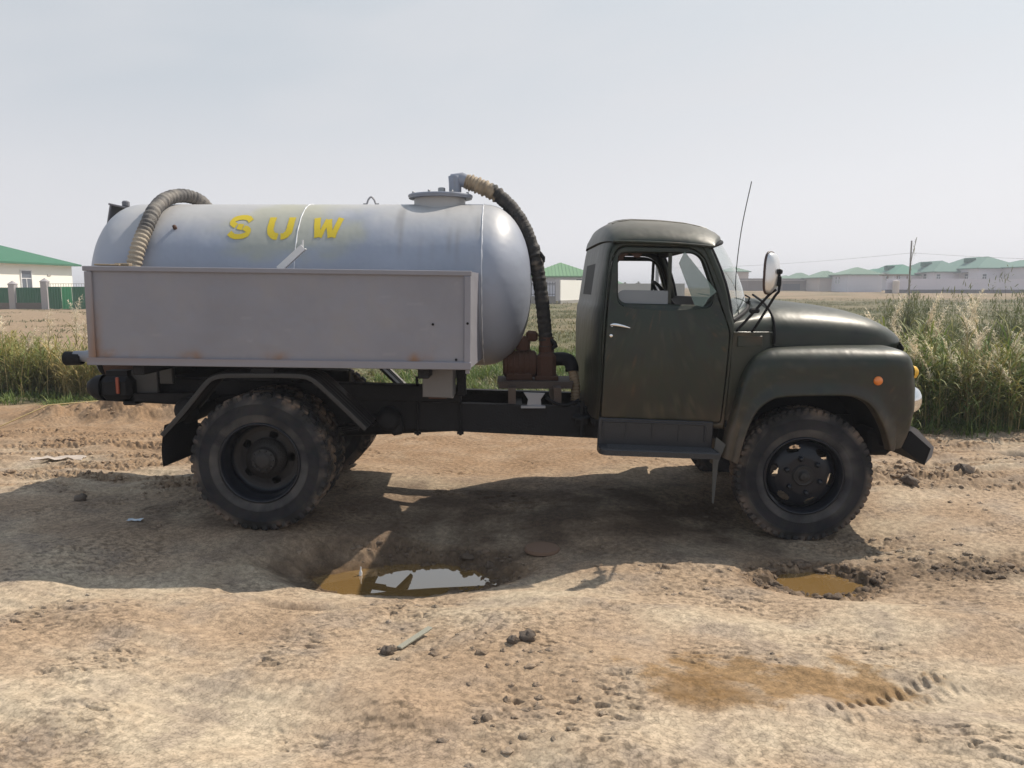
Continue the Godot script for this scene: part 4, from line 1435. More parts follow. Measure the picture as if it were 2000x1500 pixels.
func build_tank(t: Node3D) -> void:
	var g := Geo.new()
	var prof := []
	for i in 15:
		var a := PI * 0.5 * i / 14.0
		prof.append(Vector2(TR * pow(sin(a), 0.86), 0.160 - 0.385 * (1.0 - pow(cos(a), 0.95))))
	var n := 90
	for i in n + 1: prof.append(Vector2(TR, lerpf(-0.226, -2.975, float(i) / n)))
	for i in range(1, 15):
		var a := PI * 0.5 * i / 14.0
		prof.append(Vector2(TR * pow(cos(a), 0.86), -2.975 - 0.335 * pow(sin(a), 0.95)))
	g.lathe(prof, Vector3(0, TY, 0), Vector3.RIGHT, 128)
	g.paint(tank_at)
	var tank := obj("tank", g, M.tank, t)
	for x in [-0.226, -1.615]:
		g = Geo.new()
		var ring := PackedVector3Array()
		for k in 97: ring.append(Vector3(x + 0.0012 * sin(k * 1.7), TY + cos(TAU * k / 96) * (TR + 0.001), sin(TAU * k / 96) * (TR + 0.001)))
		var rad := PackedFloat32Array()
		for k in 97: rad.append(0.0045 + 0.0025 * sin(k * 2.3) * sin(k * 0.31))
		g.tube(ring, rad, 6, false)
		obj("weld_seam", g, M.weld, tank)
	# painted letters
	g = Geo.new()
	var y0 := 2.092; var h := 0.155
	letter_stroke(g, [Vector2(0.92, 0.80), Vector2(0.72, 0.97), Vector2(0.40, 0.99), Vector2(0.13, 0.88), Vector2(0.10, 0.68), Vector2(0.30, 0.55)], 0.040, -2.135, y0, 0.165, h)
	letter_stroke(g, [Vector2(0.36, 0.53), Vector2(0.62, 0.48)], 0.044, -2.135, y0, 0.165, h)
	letter_stroke(g, [Vector2(0.66, 0.47), Vector2(0.88, 0.34), Vector2(0.86, 0.13), Vector2(0.60, 0.02), Vector2(0.28, 0.03), Vector2(0.05, 0.20)], 0.040, -2.135, y0, 0.165, h)
	obj("painted_letter", g, M.yellow, tank).set_meta("label", "yellow stencilled letter S")
	g = Geo.new()
	letter_stroke(g, [Vector2(0.08, 1.0), Vector2(0.07, 0.6), Vector2(0.09, 0.28), Vector2(0.24, 0.06), Vector2(0.44, 0.01)], 0.050, -1.835, y0, 0.175, h)
	letter_stroke(g, [Vector2(0.92, 1.0), Vector2(0.91, 0.6), Vector2(0.89, 0.28), Vector2(0.74, 0.06), Vector2(0.56, 0.01)], 0.050, -1.835, y0, 0.175, h)
	obj("painted_letter", g, M.yellow, tank).set_meta("label", "yellow stencilled letter U")
	g = Geo.new()
	letter_stroke(g, [Vector2(0.04, 1.0), Vector2(0.16, 0.0)], 0.048, -1.490, y0 - 0.005, 0.195, h)
	letter_stroke(g, [Vector2(0.24, 0.0), Vector2(0.46, 0.92)], 0.034, -1.490, y0 - 0.005, 0.195, h)
	letter_stroke(g, [Vector2(0.50, 0.92), Vector2(0.66, 0.0)], 0.044, -1.490, y0 - 0.005, 0.195, h)
	letter_stroke(g, [Vector2(0.74, 0.0), Vector2(0.97, 1.0)], 0.042, -1.490, y0 - 0.005, 0.195, h)
	obj("painted_letter", g, M.yellow, tank).set_meta("label", "yellow stencilled letter W")
	# hatch
	g = Geo.new()
	g.lathe([Vector2(0.235, 0.0), Vector2(0.212, 0.035), Vector2(0.208, 0.06), Vector2(0.208, 0.10)], Vector3(-0.588, 2.330, 0), Vector3.UP, 40)
	g.paint(tank_at)
	var neck := obj("hatch_neck", g, M.tank, tank)
	g = Geo.new()
	g.lathe([Vector2(0.208, 0.0), Vector2(0.256, 0.0), Vector2(0.256, 0.0), Vector2(0.258, 0.004), Vector2(0.258, 0.010), Vector2(0.258, 0.013), Vector2(0.262, 0.015), Vector2(0.262, 0.028), Vector2(0.256, 0.032), Vector2(0.0, 0.034)], Vector3(-0.582, 2.430, 0), Vector3.UP, 40)
	g.paint(func(p): return tank_at(Vector3(p.x, 2.0, p.z)) * 0.8)
	obj("hatch_lid", g, M.tank, tank)
	g = Geo.new()
	g.lathe([Vector2(0.042, 0.0), Vector2(0.042, 0.018), Vector2(0.030, 0.020), Vector2(0.030, 0.048), Vector2(0.024, 0.054), Vector2(0.0, 0.055)], Vector3(-0.570, 2.464, 0.03), Vector3.UP, 8)
	obj("hatch_plug", g, M.steel, tank)
	for k in 8:
		g = Geo.new()
		g.lathe([Vector2(0.0, 0.016), Vector2(0.011, 0.015), Vector2(0.012, 0.0)], Vector3(-0.582 + cos(TAU * k / 8 + 0.3) * 0.235, 2.463, sin(TAU * k / 8 + 0.3) * 0.235), Vector3.UP, 6)
		obj("hatch_bolt", g, M.steel, tank)
	g = Geo.new()
	g.lathe([Vector2(0.050, 0.0), Vector2(0.052, 0.10), Vector2(0.056, 0.155), Vector2(0.0, 0.175)], Vector3(-0.462, 2.455, 0.0), Vector3.UP, 18)
	g.tube(PackedVector3Array([Vector3(-0.500, 2.618, 0), Vector3(-0.42, 2.590, 0), Vector3(-0.325, 2.553, 0)]), [0.012, 0.056, 0.052], 18)
	g.paint(func(p): return tank_at(Vector3(p.x, 2.0, p.z)) * 0.85)
	obj("elbow_pipe", g, M.tank, t)
	# filler hose from the elbow down to the pump
	var hp := spline([Vector3(-0.375, 2.572, 0.0), Vector3(-0.27, 2.535, 0.01), Vector3(-0.125, 2.465, 0.02), Vector3(0.00, 2.350, 0.03), Vector3(0.105, 2.185, 0.04), Vector3(0.183, 1.973, 0.05), Vector3(0.232, 1.722, 0.05), Vector3(0.262, 1.469, 0.05), Vector3(0.282, 1.235, 0.05), Vector3(0.285, 1.17, 0.05)], 22)
	var rr := PackedFloat32Array()
	for i in hp.size():
		var q := float(i) / hp.size()
		var r := 0.057 + 0.0022 * sin(i * 1.9) + 0.004 * N.get_noise_1d(i * 0.23)
		if q < 0.24 and q > 0.02: r = 0.062 + 0.006 * sin(i * 1.3) + 0.004 * sin(i * 0.7)
		if q > 0.52 and q < 0.60: r += 0.010 * (0.5 + 0.5 * sin(i * 1.1))
		if q > 0.93: r += 0.006
		rr.append(r)
	g = Geo.new()
	g.tube(hp, rr, 16)
	g.paint(func(p):
		var f := NF.get_noise_3d(p.x * 12.0, p.y * 12.0, p.z * 12.0)
		if p.x < -0.145 + 0.03 * f: return Color(0.34, 0.27, 0.19) * (0.85 + 0.5 * f)
		var k := Color(0.022, 0.021, 0.022).lerp(Color(0.085, 0.075, 0.065), clampf(0.1 + f * 1.2, 0.0, 0.8))
		if p.y < 2.02 and p.y > 1.86: k = k.lerp(Color(0.20, 0.16, 0.12), clampf(f * 2.0, 0.0, 0.7))
		return k)
	var hose := obj("filler_hose", g, M.hose, t)
	g = Geo.new()
	g.tube(PackedVector3Array([Vector3(0.225, 2.00, 0.08), Vector3(0.255, 1.955, 0.10), Vector3(0.262, 1.92, 0.09)]), [0.012, 0.016, 0.006], 6)
	obj("tape_end", g, M.black, hose)
	g = Geo.new()
	g.tube(PackedVector3Array([Vector3(0.31, 1.30, 0.09), Vector3(0.345, 1.265, 0.10), Vector3(0.36, 1.24, 0.10), Vector3(0.325, 1.21, 0.1)]), [0.010, 0.022, 0.020, 0.010], 6)
	obj("tape_end", g, M.black, hose)
	# suction hose thrown over the tank into the bin
	hp = spline([Vector3(-2.545, 2.345, -0.20), Vector3(-2.580, 2.425, -0.10), Vector3(-2.660, 2.455, 0.02), Vector3(-2.715, 2.410, 0.22), Vector3(-2.722, 2.310, 0.42), Vector3(-2.728, 2.165, 0.565), Vector3(-2.752, 1.985, 0.680), Vector3(-2.785, 1.78, 0.72), Vector3(-2.80, 1.55, 0.73)], 26)
	rr = PackedFloat32Array()
	for i in hp.size():
		var q := float(i) / hp.size()
		rr.append((0.051 + 0.0050 * sin(i * 1.55)) if q > 0.60 else 0.053 + 0.0025 * sin(i * 1.1) + 0.003 * N.get_noise_1d(i * 0.3))
	g = Geo.new()
	g.tube(hp, rr, 16)
	g.paint(func(p):
		var f := NF.get_noise_3d(p.x * 10.0, p.y * 10.0, p.z * 10.0)
		var k := Color(0.075, 0.072, 0.072).lerp(Color(0.22, 0.20, 0.175), clampf(0.25 + f * 1.1, 0.0, 1.0))
		return k.lerp(Color(0.36, 0.305, 0.235), smoothstep(2.17, 2.09, p.y + 0.04 * f)))
	obj("suction_hose", g, M.hose, t)
	# lifting eye, angle bracket, plug and a small rear box
	g = Geo.new()
	g.tube(spline([Vector3(-1.212, 2.392, 0), Vector3(-1.185, 2.393, 0), Vector3(-1.172, 2.425, 0), Vector3(-1.148, 2.447, 0), Vector3(-1.124, 2.425, 0), Vector3(-1.110, 2.393, 0), Vector3(-1.085, 2.392, 0)], 5), 0.0075, 8)
	obj("lifting_eye", g, M.grey, tank)
	g = Geo.new()
	g.box(Vector3(-1.585, 1.925, 0.83), Vector3(0.24, 0.045, 0.006), Basis(Vector3.BACK, 0.72))
	g.box(Vector3(-1.570, 1.912, 0.81), Vector3(0.24, 0.006, 0.045), Basis(Vector3.BACK, 0.72))
	g.tube(PackedVector3Array([Vector3(-1.505, 2.00, 0.80), Vector3(-1.503, 2.055, 0.80)]), 0.006, 6)
	obj("angle_strut", g, M.white, t)
	g = Geo.new()
	g.lathe([Vector2(0.0, 0.03), Vector2(0.014, 0.03), Vector2(0.016, 0.0)], on_tank(-2.545, 2.16, -0.004), Vector3(0, 0.6, 0.8), 8)
	obj("plug", g, M.rust, tank)
	g = Geo.new()
	g.box(Vector3(-3.235, 2.285, 0.0), Vector3(0.015, 0.19, 0.24), Basis(Vector3.BACK, -0.22), 0.003)
	g.box(Vector3(-3.150, 2.362, 0.0), Vector3(0.17, 0.015, 0.24), Basis(Vector3.BACK, -0.22), 0.003)
	g.box(Vector3(-3.15, 2.392, 0.0), Vector3(0.05, 0.05, 0.05), Basis.IDENTITY, 0.01)
	g.paint(func(p): return Color(0.14, 0.14, 0.16))
	obj("rear_valve_box", g, M.tank, tank)
	# outlet at the back
	g = Geo.new()
	g.lathe([Vector2(0.150, 0.16), Vector2(0.155, 0.02), Vector2(0.155, 0.0), Vector2(0.155, 0.0), Vector2(0.10, -0.02), Vector2(0.075, -0.08), Vector2(0.052, -0.14), Vector2(0.046, -0.18), Vector2(0.046, -0.25)], Vector3(-3.405, 1.145, 0), Vector3.RIGHT, 24)
	g.paint(func(p): return Color(0.22, 0.235, 0.27))
	var pipe := obj("outlet_pipe", g, M.tank, tank)
	g = Geo.new()
	g.lathe([Vector2(0.158, 0.015), Vector2(0.168, 0.015), Vector2(0.168, 0.015), Vector2(0.168, 0.05), Vector2(0.15, 0.05)], Vector3(-3.405, 1.145, 0), Vector3.RIGHT, 28)
	obj("pipe_flange", g, M.black, tank)
	g = Geo.new()
	g.lathe([Vector2(0.0, -0.33), Vector2(0.055, -0.33), Vector2(0.060, -0.325), Vector2(0.056, -0.20), Vector2(0.050, -0.185)], Vector3(-3.405, 1.128, 0), Vector3.RIGHT, 18)
	obj("rubber_spout", g, M.black, tank)
	g = Geo.new()
	g.lathe([Vector2(0.0, -0.03), Vector2(0.10, -0.03), Vector2(0.14, 0.0), Vector2(0.14, 0.30), Vector2(0.0, 0.33)], Vector3(-3.34, 1.10, 0.02), Vector3.RIGHT, 18)
	obj("outlet_valve", g, M.rust, tank)
	# cradles
	for x in [-2.85, -1.75, -0.50]:
		g = Geo.new()
		var cr := PackedVector2Array()
		for k in 13:
			var a := lerpf(-0.82, 0.82, k / 12.0)
			cr.append(Vector2(sin(a) * (TR + 0.004), TY - cos(a) * (TR + 0.004)))
		cr.append(Vector2(0.52, 0.99)); cr.append(Vector2(-0.52, 0.99))
		g.prism(cr, -0.05, 0.05, Transform3D(Basis(Vector3(0, 0, -1), Vector3.UP, Vector3.RIGHT), Vector3(x, 0, 0)))
		obj("tank_cradle", g, M.chassis, t)
	# pump on its tray between tank and cab
	g = Geo.new()
	g.box(Vector3(0.19, 0.948, 0.02), Vector3(0.62, 0.022, 0.42), Basis.IDENTITY, 0.004)
	g.box(Vector3(0.19, 0.925, 0.22), Vector3(0.60, 0.045, 0.03))
	for x in [0.0, 0.36]: g.box(Vector3(x, 0.85, 0.0), Vector3(0.06, 0.16, 0.80))
	obj("pump_tray", g, mat(lin(0.10, 0.075, 0.062), 0.8, 0.0, M.fine_tex, 0.3, 5.0), t)
	g = Geo.new()
	g.lathe([Vector2(0.0, -0.14), Vector2(0.09, -0.14), Vector2(0.112, -0.12), Vector2(0.112, 0.12), Vector2(0.09, 0.14), Vector2(0.0, 0.14)], Vector3(0.065, 1.085, 0.03), Vector3.RIGHT, 20)
	g.box(Vector3(0.06, 0.985, 0.03), Vector3(0.22, 0.06, 0.20), Basis.IDENTITY, 0.01)
	g.lathe([Vector2(0.0, 0.12), Vector2(0.05, 0.11), Vector2(0.062, 0.08), Vector2(0.062, 0.0)], Vector3(0.09, 1.20, 0.02), Vector3.UP, 14)
	g.box(Vector3(0.165, 1.315, 0.0), Vector3(0.10, 0.085, 0.10), Basis(Vector3.BACK, -0.1), 0.02)
	for k in 5: g.lathe([Vector2(0.112, -0.008), Vector2(0.122, -0.006), Vector2(0.122, 0.006), Vector2(0.112, 0.008)], Vector3(-0.03 + 0.045 * k, 1.085, 0.03), Vector3.RIGHT, 20)
	var pump := obj("pump", g, M.rust, t)
	g = Geo.new()
	g.box(Vector3(0.285, 1.07, 0.05), Vector3(0.155, 0.23, 0.18), Basis.IDENTITY, 0.03)
	g.lathe([Vector2(0.062, 0.0), Vector2(0.066, 0.06), Vector2(0.060, 0.065), Vector2(0.060, 0.14)], Vector3(0.285, 1.17, 0.05), Vector3.UP, 16)
	g.box(Vector3(0.285, 0.975, 0.05), Vector3(0.19, 0.04, 0.20), Basis.IDENTITY, 0.008)
	obj("pump_housing", g, M.rust, pump)
	g = Geo.new()
	g.tube(spline([Vector3(0.35, 1.125, 0.05), Vector3(0.42, 1.130, 0.06), Vector3(0.470, 1.115, 0.08), Vector3(0.492, 1.07, 0.10), Vector3(0.495, 1.03, 0.11)], 5), 0.056, 14)
	obj("pump_elbow", g, M.black, pump)
	hp = spline([Vector3(0.495, 1.045, 0.11), Vector3(0.512, 0.97, 0.14), Vector3(0.520, 0.88, 0.17), Vector3(0.520, 0.80, 0.18)], 16)
	rr = PackedFloat32Array()
	for i in hp.size(): rr.append(0.038 + 0.004 * sin(i * 1.5))
	g = Geo.new()
	g.tube(hp, rr, 12)
	g.paint(func(p): return Color(0.30, 0.22, 0.14))
	obj("intake_hose", g, M.hose, pump)

func build_bins(t: Node3D) -> void:
	for s in [1.0, -1.0]:
		var tilt := Transform3D(Basis(Vector3.BACK, -0.0131), Vector3(-1.59, 1.510, 0))
		# local: x -1.30..1.25, y -.335..+.335, outer face at z 1.15
		var g := Geo.new()
		var rows := []
		for i in 40:
			var row := PackedVector3Array()
			for j in 140:
				var x := lerpf(-1.27, 1.262, j / 139.0); var y := lerpf(0.31, -0.30, i / 39.0)
				var z := 1.138 + 0.006 * NF.get_noise_2d(x * 1.1, y * 1.6) * sin(PI * j / 139.0) * sin(PI * i / 39.0) * 2.0
				row.append(tilt * Vector3(x, y, s * z))
			rows.append(row)
		g.patch(rows, false, s < 0)
		g.box(tilt * Vector3(-0.02, 0.0, s * 1.120), Vector3(2.50, 0.62, 0.004), tilt.basis)
		g.paint(bin_at)
		var bin := obj("side_bin", g, M.bin, t)
		for e in [["top_rail", Vector3(-0.004, 0.318, 1.142), Vector3(2.632, 0.034, 0.030)], ["bottom_rail", Vector3(-0.004, -0.312, 1.145), Vector3(2.632, 0.052, 0.034)], ["corner_post", Vector3(-1.285, 0.004, 1.142), Vector3(0.050, 0.590, 0.028)], ["corner_post", Vector3(1.286, 0.004, 1.142), Vector3(0.044, 0.590, 0.028)]]:
			g = Geo.new()
			g.box(tilt * Vector3(e[1].x, e[1].y, s * e[1].z), e[2], tilt.basis, 0.004)
			g.paint(bin_at)
			obj(e[0], g, M.bin, bin)
		# end walls reach back to the tank, with a floor between
		for x in [-1.30, 1.300]:
			g = Geo.new()
			var outline := PackedVector2Array([Vector2(1.128, 0.330), Vector2(1.128, -0.332)])
			for k in 9:
				var y := lerpf(-0.332, 0.330, k / 8.0)
				var yy: float = (tilt * Vector3(x, y, 0)).y
				outline.append(Vector2(sqrt(maxf(0.12, (TR + 0.006) * (TR + 0.006) - (yy - TY) * (yy - TY))), y))
			var xf := tilt * Transform3D(Basis(Vector3(0, 0, s), Vector3.UP, Vector3.RIGHT), Vector3(x, 0, 0))
			g.prism(outline, -0.004, 0.004, xf)
			if x > 0.0: g.bend(func(q): return Vector3(q.x + 0.075 * (1.13 - absf(q.z)), q.y, q.z))
			g.paint(bin_at)
			obj("end_wall", g, M.bin, bin)
		g = Geo.new()
		g.box(tilt * Vector3(-0.015, -0.318, s * 0.80), Vector3(2.56, 0.012, 0.64), tilt.basis)
		g.paint(bin_at)
		obj("bin_floor", g, M.bin, bin)
		for x in [-1.0, -0.12, 0.98]:
			g = Geo.new()
			g.box(tilt * Vector3(x, -0.375, s * 0.72), Vector3(0.08, 0.07, 0.76), tilt.basis, 0.006)
			obj("bin_bearer", g, M.chassis, bin)
		g = Geo.new()
		g.box(tilt * Vector3(1.288, -0.350, s * 1.135), Vector3(0.03, 0.035, 0.02), tilt.basis, 0.004)
		g.paint(bin_at)
		obj("latch", g, M.bin, bin)
		if s > 0:
			for q in [Vector3(1.05, -0.03, 1.144), Vector3(1.288, -0.02, 1.1585), Vector3(1.21, -0.27, 1.146)]:
				g = Geo.new()
				g.lathe([Vector2(0.0, 0.002), Vector2(0.0075, 0.002), Vector2(0.009, 0.0)], tilt * q, Vector3.BACK, 10)
				obj("bolt_hole", g, M.dark, bin)
			g = Geo.new()
			g.box(tilt * Vector3(-1.19, 0.345, 1.05), Vector3(0.16, 0.012, 0.10), tilt.basis * Basis(Vector3.UP, 0.2), 0.003)
			g.box(tilt * Vector3(-1.10, 0.348, 1.03), Vector3(0.10, 0.02, 0.05), tilt.basis, 0.003)
			obj("rag_on_edge", g, M.cloth, bin)

# ------------------------------------------------------------------ buildings and poles beyond the field
func plain(called: String, at: Vector3, size: Vector3, col: Color, m: Material, parent: Node, turn := Basis.IDENTITY, bevel := 0.0) -> MeshInstance3D:
	var g := Geo.new()
	g.tint = col
	g.box(at, size, turn, bevel)
	return obj(called, g, m, parent)

func hip_roof(g: Geo, w: float, d: float, y: float, rise: float, over: float, ribs: float) -> void:
	# ridge along z; ribs: spacing of the raised folds of the sheet, 0 for none
	var a := w * 0.5 + over
	var b := d * 0.5 + over
	var r := maxf(0.0, b - a)
	var y0 := y - rise * over / (w * 0.5)
	var y1 := y + rise
	var c := [Vector3(-a, y0, b), Vector3(a, y0, b), Vector3(a, y0, -b), Vector3(-a, y0, -b)]
	var t := [Vector3(0, y1, r), Vector3(0, y1, -r)]
	g.tri(c[0], t[0], c[1])
	g.tri(c[2], t[1], c[3])
	g.quad(c[1], t[0], t[1], c[2])
	g.quad(c[3], t[1], t[0], c[0])
	g.quad(c[0], c[1], c[2], c[3])
	for k in 4:
		var p: Vector3 = c[k]; var q: Vector3 = c[(k + 1) % 4]
		g.box((p + q) * 0.5 + Vector3(0, -0.07, 0), Vector3(p.distance_to(q) + 0.1, 0.16, 0.10), Basis(Vector3.UP, -atan2(q.z - p.z, q.x - p.x)))
	if ribs > 0.0:
		var n := int(2.0 * a / ribs)
		for k in range(1, n):
			var x := -a + ribs * k
			var f := 1.0 - absf(x) / a
			var p := Vector3(x, y0 + 0.02, b); var q := Vector3(x, lerpf(y0, y1, f) + 0.02, lerpf(b, r, f))
			var l := p.distance_to(q)
			if l > 0.1: g.box((p + q) * 0.5, Vector3(0.07, 0.05, l), Basis(Vector3.RIGHT, atan2(q.y - p.y, b - q.z)))

func house_window(parent: Node, at: Vector3, w: float, h: float, turn: Basis) -> void:
	var g := Geo.new()
	g.tint = Color(0.75, 0.76, 0.78)
	var n := turn * Vector3.BACK
	g.box(at + n * 0.02, Vector3(w + 0.16, 0.10, 0.14), turn, 0.0)
	for s in [-1.0, 1.0]:
		g.box(at + turn * Vector3(s * (w * 0.5 + 0.03), h * 0.5, 0.02), Vector3(0.08, h, 0.10), turn)
	g.box(at + turn * Vector3(0, h, 0.02), Vector3(w + 0.14, 0.08, 0.10), turn)
	g.box(at + turn * Vector3(0, h * 0.62, 0.015), Vector3(w, 0.06, 0.07), turn)
	g.box(at + turn * Vector3(0, h * 0.31, 0.015), Vector3(0.06, h * 0.60, 0.07), turn)
	var f := obj("window", g, M.wall, parent)
	g = Geo.new()
	g.box(at + turn * Vector3(0, h * 0.5, 0.0), Vector3(w, h, 0.03), turn)
	obj("pane", g, M.win, f)

func house(label: String, at: Vector3, w: float, d: float, eave: float, rise: float, wall: Color, roof: Color, turn := 0.0, ribs := 0.0, over := 0.55) -> Node3D:
	# at: middle of the house at ground level
	var o := thing("house", label, "house", at, turn)
	plain("wall", Vector3(0, eave * 0.5 - 0.3, 0), Vector3(w, eave + 0.6, d), wall, M.wall, o)
	plain("cornice", Vector3(0, eave - 0.25, 0), Vector3(w + 0.24, 0.22, d + 0.24), wall, M.wall, o)
	var g := Geo.new()
	g.tint = roof
	hip_roof(g, w, d, eave, rise, over, ribs)
	obj("roof", g, M.roof, o)
	return o

func build_background() -> void:
	var white := Color(0.60, 0.59, 0.60)
	var pale := Color(0.22, 0.31, 0.25)
	var teal := Color(0.15, 0.25, 0.215)
	# the white house behind the green fence, left
	var h := house("white house with green hipped roof behind green sheet fence", Vector3(-46.9, 0.0, -61.0), 12.0, 21.0, 3.95, 2.15, Color(0.93, 0.92, 0.84), Color(0.050, 0.155, 0.095), -0.05)
	for z in [-4.2, 3.0]: house_window(h, Vector3(6.02, 1.35, z), 1.25, 1.75, Basis(Vector3.UP, PI * 0.5))
	plain("wall_vent", Vector3(6.03, 2.75, -7.2), Vector3(0.06, 0.14, 0.45), Color(0.4, 0.38, 0.36), M.wall, h)
	plain("plinth", Vector3(0, 0.1, 0), Vector3(12.1, 0.7, 21.1), Color(0.30, 0.28, 0.26), M.wall, h)
	# its fence: piers, sheet panels on a brown plinth, and a gate
	var f := thing("sheet_fence", "dark green sheet metal fence on brown plinth between pale piers", "fence", Vector3(0, 0, -60))
	plain("plinth", Vector3(-46.5, 0.22, 0), Vector3(20.6, 0.56, 0.28), Color(0.115, 0.092, 0.075), M.wall, f)
	for x in [-36.2, -38.7, -41.2, -43.7, -46.2, -48.7, -51.2]:
		var g := Geo.new()
		g.tint = Color(0.34, 0.32, 0.33)
		var top := 2.10 if x > -37.0 else 1.90
		g.box(Vector3(x, top * 0.5 - 0.1, 0), Vector3(0.46, top + 0.2, 0.46))
		g.lathe([Vector2(0.36, 0.0), Vector2(0.36, 0.06), Vector2(0.36, 0.06), Vector2(0.0, 0.32)], Vector3(x, top, 0), Vector3.UP, 4, TAU, PI * 0.25)
		obj("pier", g, M.wall, f)
	for x in [-37.45, -39.95, -42.45, -44.95, -47.45, -49.95]:
		sheet("sheet_panel", Vector3(x, 0.50, 0.0), 2.02, 1.18, Color(0.008, 0.105, 0.046), f)
	var gate := thing("sheet_gate", "green sheet metal gate with sunlight painted into one leaf and open top rail", "gate", Vector3(0, 0, -59.9))
	var px := -35.92
	for w in [1.02, 0.82, 2.3, 2.3]:
		sheet("gate_leaf", Vector3(px + w * 0.5, 0.02, 0.0), w - 0.03, 1.72, Color(0.030, 0.300, 0.110) if w < 0.9 else Color(0.008, 0.110, 0.046), gate)  # the narrow leaf gets a brighter green, standing for sun on it
		px += w
	plain("top_rail", Vector3(-32.7, 1.97, 0), Vector3(6.4, 0.03, 0.04), Color(0.25, 0.22, 0.20), M.wall, gate)
	for k in 33: plain("rail_bar", Vector3(-35.9 + 0.2 * k, 1.85, 0), Vector3(0.02, 0.24, 0.02), Color(0.2, 0.2, 0.2), M.wall, gate)
	# seen between tank and cab
	h = house("small house with pale green ribbed roof between tank and cab", Vector3(5.85, 0.38, -95.0), 8.0, 10.0, 2.78, 1.50, Color(0.58, 0.57, 0.64), Color(0.165, 0.30, 0.17), 0.0, 0.42, 0.5)
	house_window(h, Vector3(2.0, 1.75, 5.01), 0.8, 0.55, Basis.IDENTITY)
	f = thing("garden_wall", "sunlit white garden wall seen between tank and cab", "wall", Vector3(4.42, 0, -72.0), 1.117)
	plain("wall", Vector3(5.5, 1.40, 0), Vector3(11.0, 1.95, 0.22), Color(0.88, 0.87, 0.82), M.wall, f)
	plain("footing", Vector3(5.5, 0.10, 0), Vector3(11.04, 0.75, 0.30), Color(0.33, 0.31, 0.28), M.wall, f)
	f = thing("railing_fence", "black bar railing on a grey footing beside white wall", "fence", Vector3(0, 0, -71.9))
	plain("footing", Vector3(0.4, 0.42, 0), Vector3(7.4, 0.90, 0.30), Color(0.23, 0.205, 0.185), M.wall, f)
	plain("pier", Vector3(4.22, 1.45, 0.05), Vector3(0.36, 2.0, 0.36), Color(0.48, 0.45, 0.46), M.wall, f)
	for y in [1.05, 1.92, 2.05]: plain("rail", Vector3(0.4, y, 0), Vector3(7.2, 0.05, 0.05), Color(0.03, 0.03, 0.045), M.wall, f)
	for k in 30: plain("bar", Vector3(-3.1 + 0.245 * k, 1.52, 0.0), Vector3(0.035, 1.35, 0.035), Color(0.03, 0.03, 0.045), M.wall, f)
	# right-hand settlement
	var set := [
		["cream two storey block with green mono pitch roof beside the mirror", 43.6, -153.0, 4.3, 6.0, 3.75, 0.75, Color(0.56, 0.47, 0.42), pale],
		["small pale roofed house farthest left in the right hand row", 61.2, -174.0, 4.2, 6.0, 2.2, 1.0, Color(0.40, 0.38, 0.40), pale],
		["pale green roofed house half hidden behind the brown shed", 57.7, -156.0, 5.0, 8.0, 2.1, 1.35, Color(0.40, 0.38, 0.38), pale],
		["beige walled house with pale green roof right of the shed", 56.4, -140.0, 4.6, 7.0, 2.55, 1.05, Color(0.55, 0.48, 0.44), pale],
		["grey white house standing on the road with pale green roof", 59.2, -133.5, 5.8, 7.0, 3.05, 1.10, Color(0.62, 0.62, 0.68), pale],
		["green roof peeping between the grey white house and carport", 81.6, -174.0, 5.0, 8.0, 3.7, 1.0, Color(0.40, 0.40, 0.44), Color(0.13, 0.28, 0.22)],
		["house behind the bare pole with dark green dormer", 74.3, -151.0, 6.4, 13.0, 3.05, 1.85, Color(0.64, 0.62, 0.68), Color(0.12, 0.26, 0.20)],
		["white house with teal roof right of the bare pole", 79.2, -147.0, 6.2, 14.0, 3.6, 1.85, Color(0.66, 0.63, 0.69), teal],
		["largest white house with teal hipped roof and porch windows", 84.8, -142.0, 8.0, 15.0, 4.15, 1.95, Color(0.67, 0.64, 0.70), teal],
		["teal roofed house cut off by the right edge", 88.9, -134.0, 8.0, 12.0, 4.25, 1.2, Color(0.63, 0.60, 0.64), teal],
	]
	for i in set.size():
		var s: Array = set[i]
		var base := minf(-s[2] - 58.0, 90.0) * 0.0122
		h = house(s[0], Vector3(s[1], base, s[2]), s[3], s[4], s[5], s[6], s[7], s[8], 0.0, 0.45 if i < 5 else 0.0, 0.35)
		var front: float = s[4] * 0.5 + 0.01
		if i == 0:
			for x in [-0.65, 0.15]: house_window(h, Vector3(x, 1.15, front), 0.42, 0.95, Basis.IDENTITY)
		elif i == 4:
			for z in [-1.0, 0.2]: house_window(h, Vector3(-s[3] * 0.5 - 0.01, 1.35, z), 0.5, 1.2, Basis(Vector3.UP, -PI * 0.5))
		elif i == 6 or i == 7 or i == 8:
			for z in [1.5, 4.2]: house_window(h, Vector3(-s[3] * 0.5 - 0.01, 1.75, z), 1.1, 1.3, Basis(Vector3.UP, -PI * 0.5))
			house_window(h, Vector3(s[3] * 0.36, 2.35, front), 0.9, 0.5, Basis.IDENTITY)
			house_window(h, Vector3(-s[3] * 0.36, 1.75, front), 0.7, 1.2, Basis.IDENTITY)
			plain("dormer", Vector3(-s[3] * 0.22, s[5] + s[6] * 0.68, 1.0), Vector3(1.3, 0.75, 1.6), Color(0.045, 0.13, 0.10), M.roof, h)
			plain("porch_roof", Vector3(-s[3] * 0.5 - 0.5, 3.2, 3.0), Vector3(1.3, 0.10, 3.2), Color(0.20, 0.20, 0.20), M.roof, h, Basis(Vector3.BACK, 0.12))
	f = thing("low_shed", "long low brown shed with pale roof edge behind the mirror", "shed", Vector3(49.6, 0.95, -145.0))
	plain("wall", Vector3(0, 0.95, 0), Vector3(12.6, 2.0, 5.0), Color(0.185, 0.150, 0.140), M.wall, f)
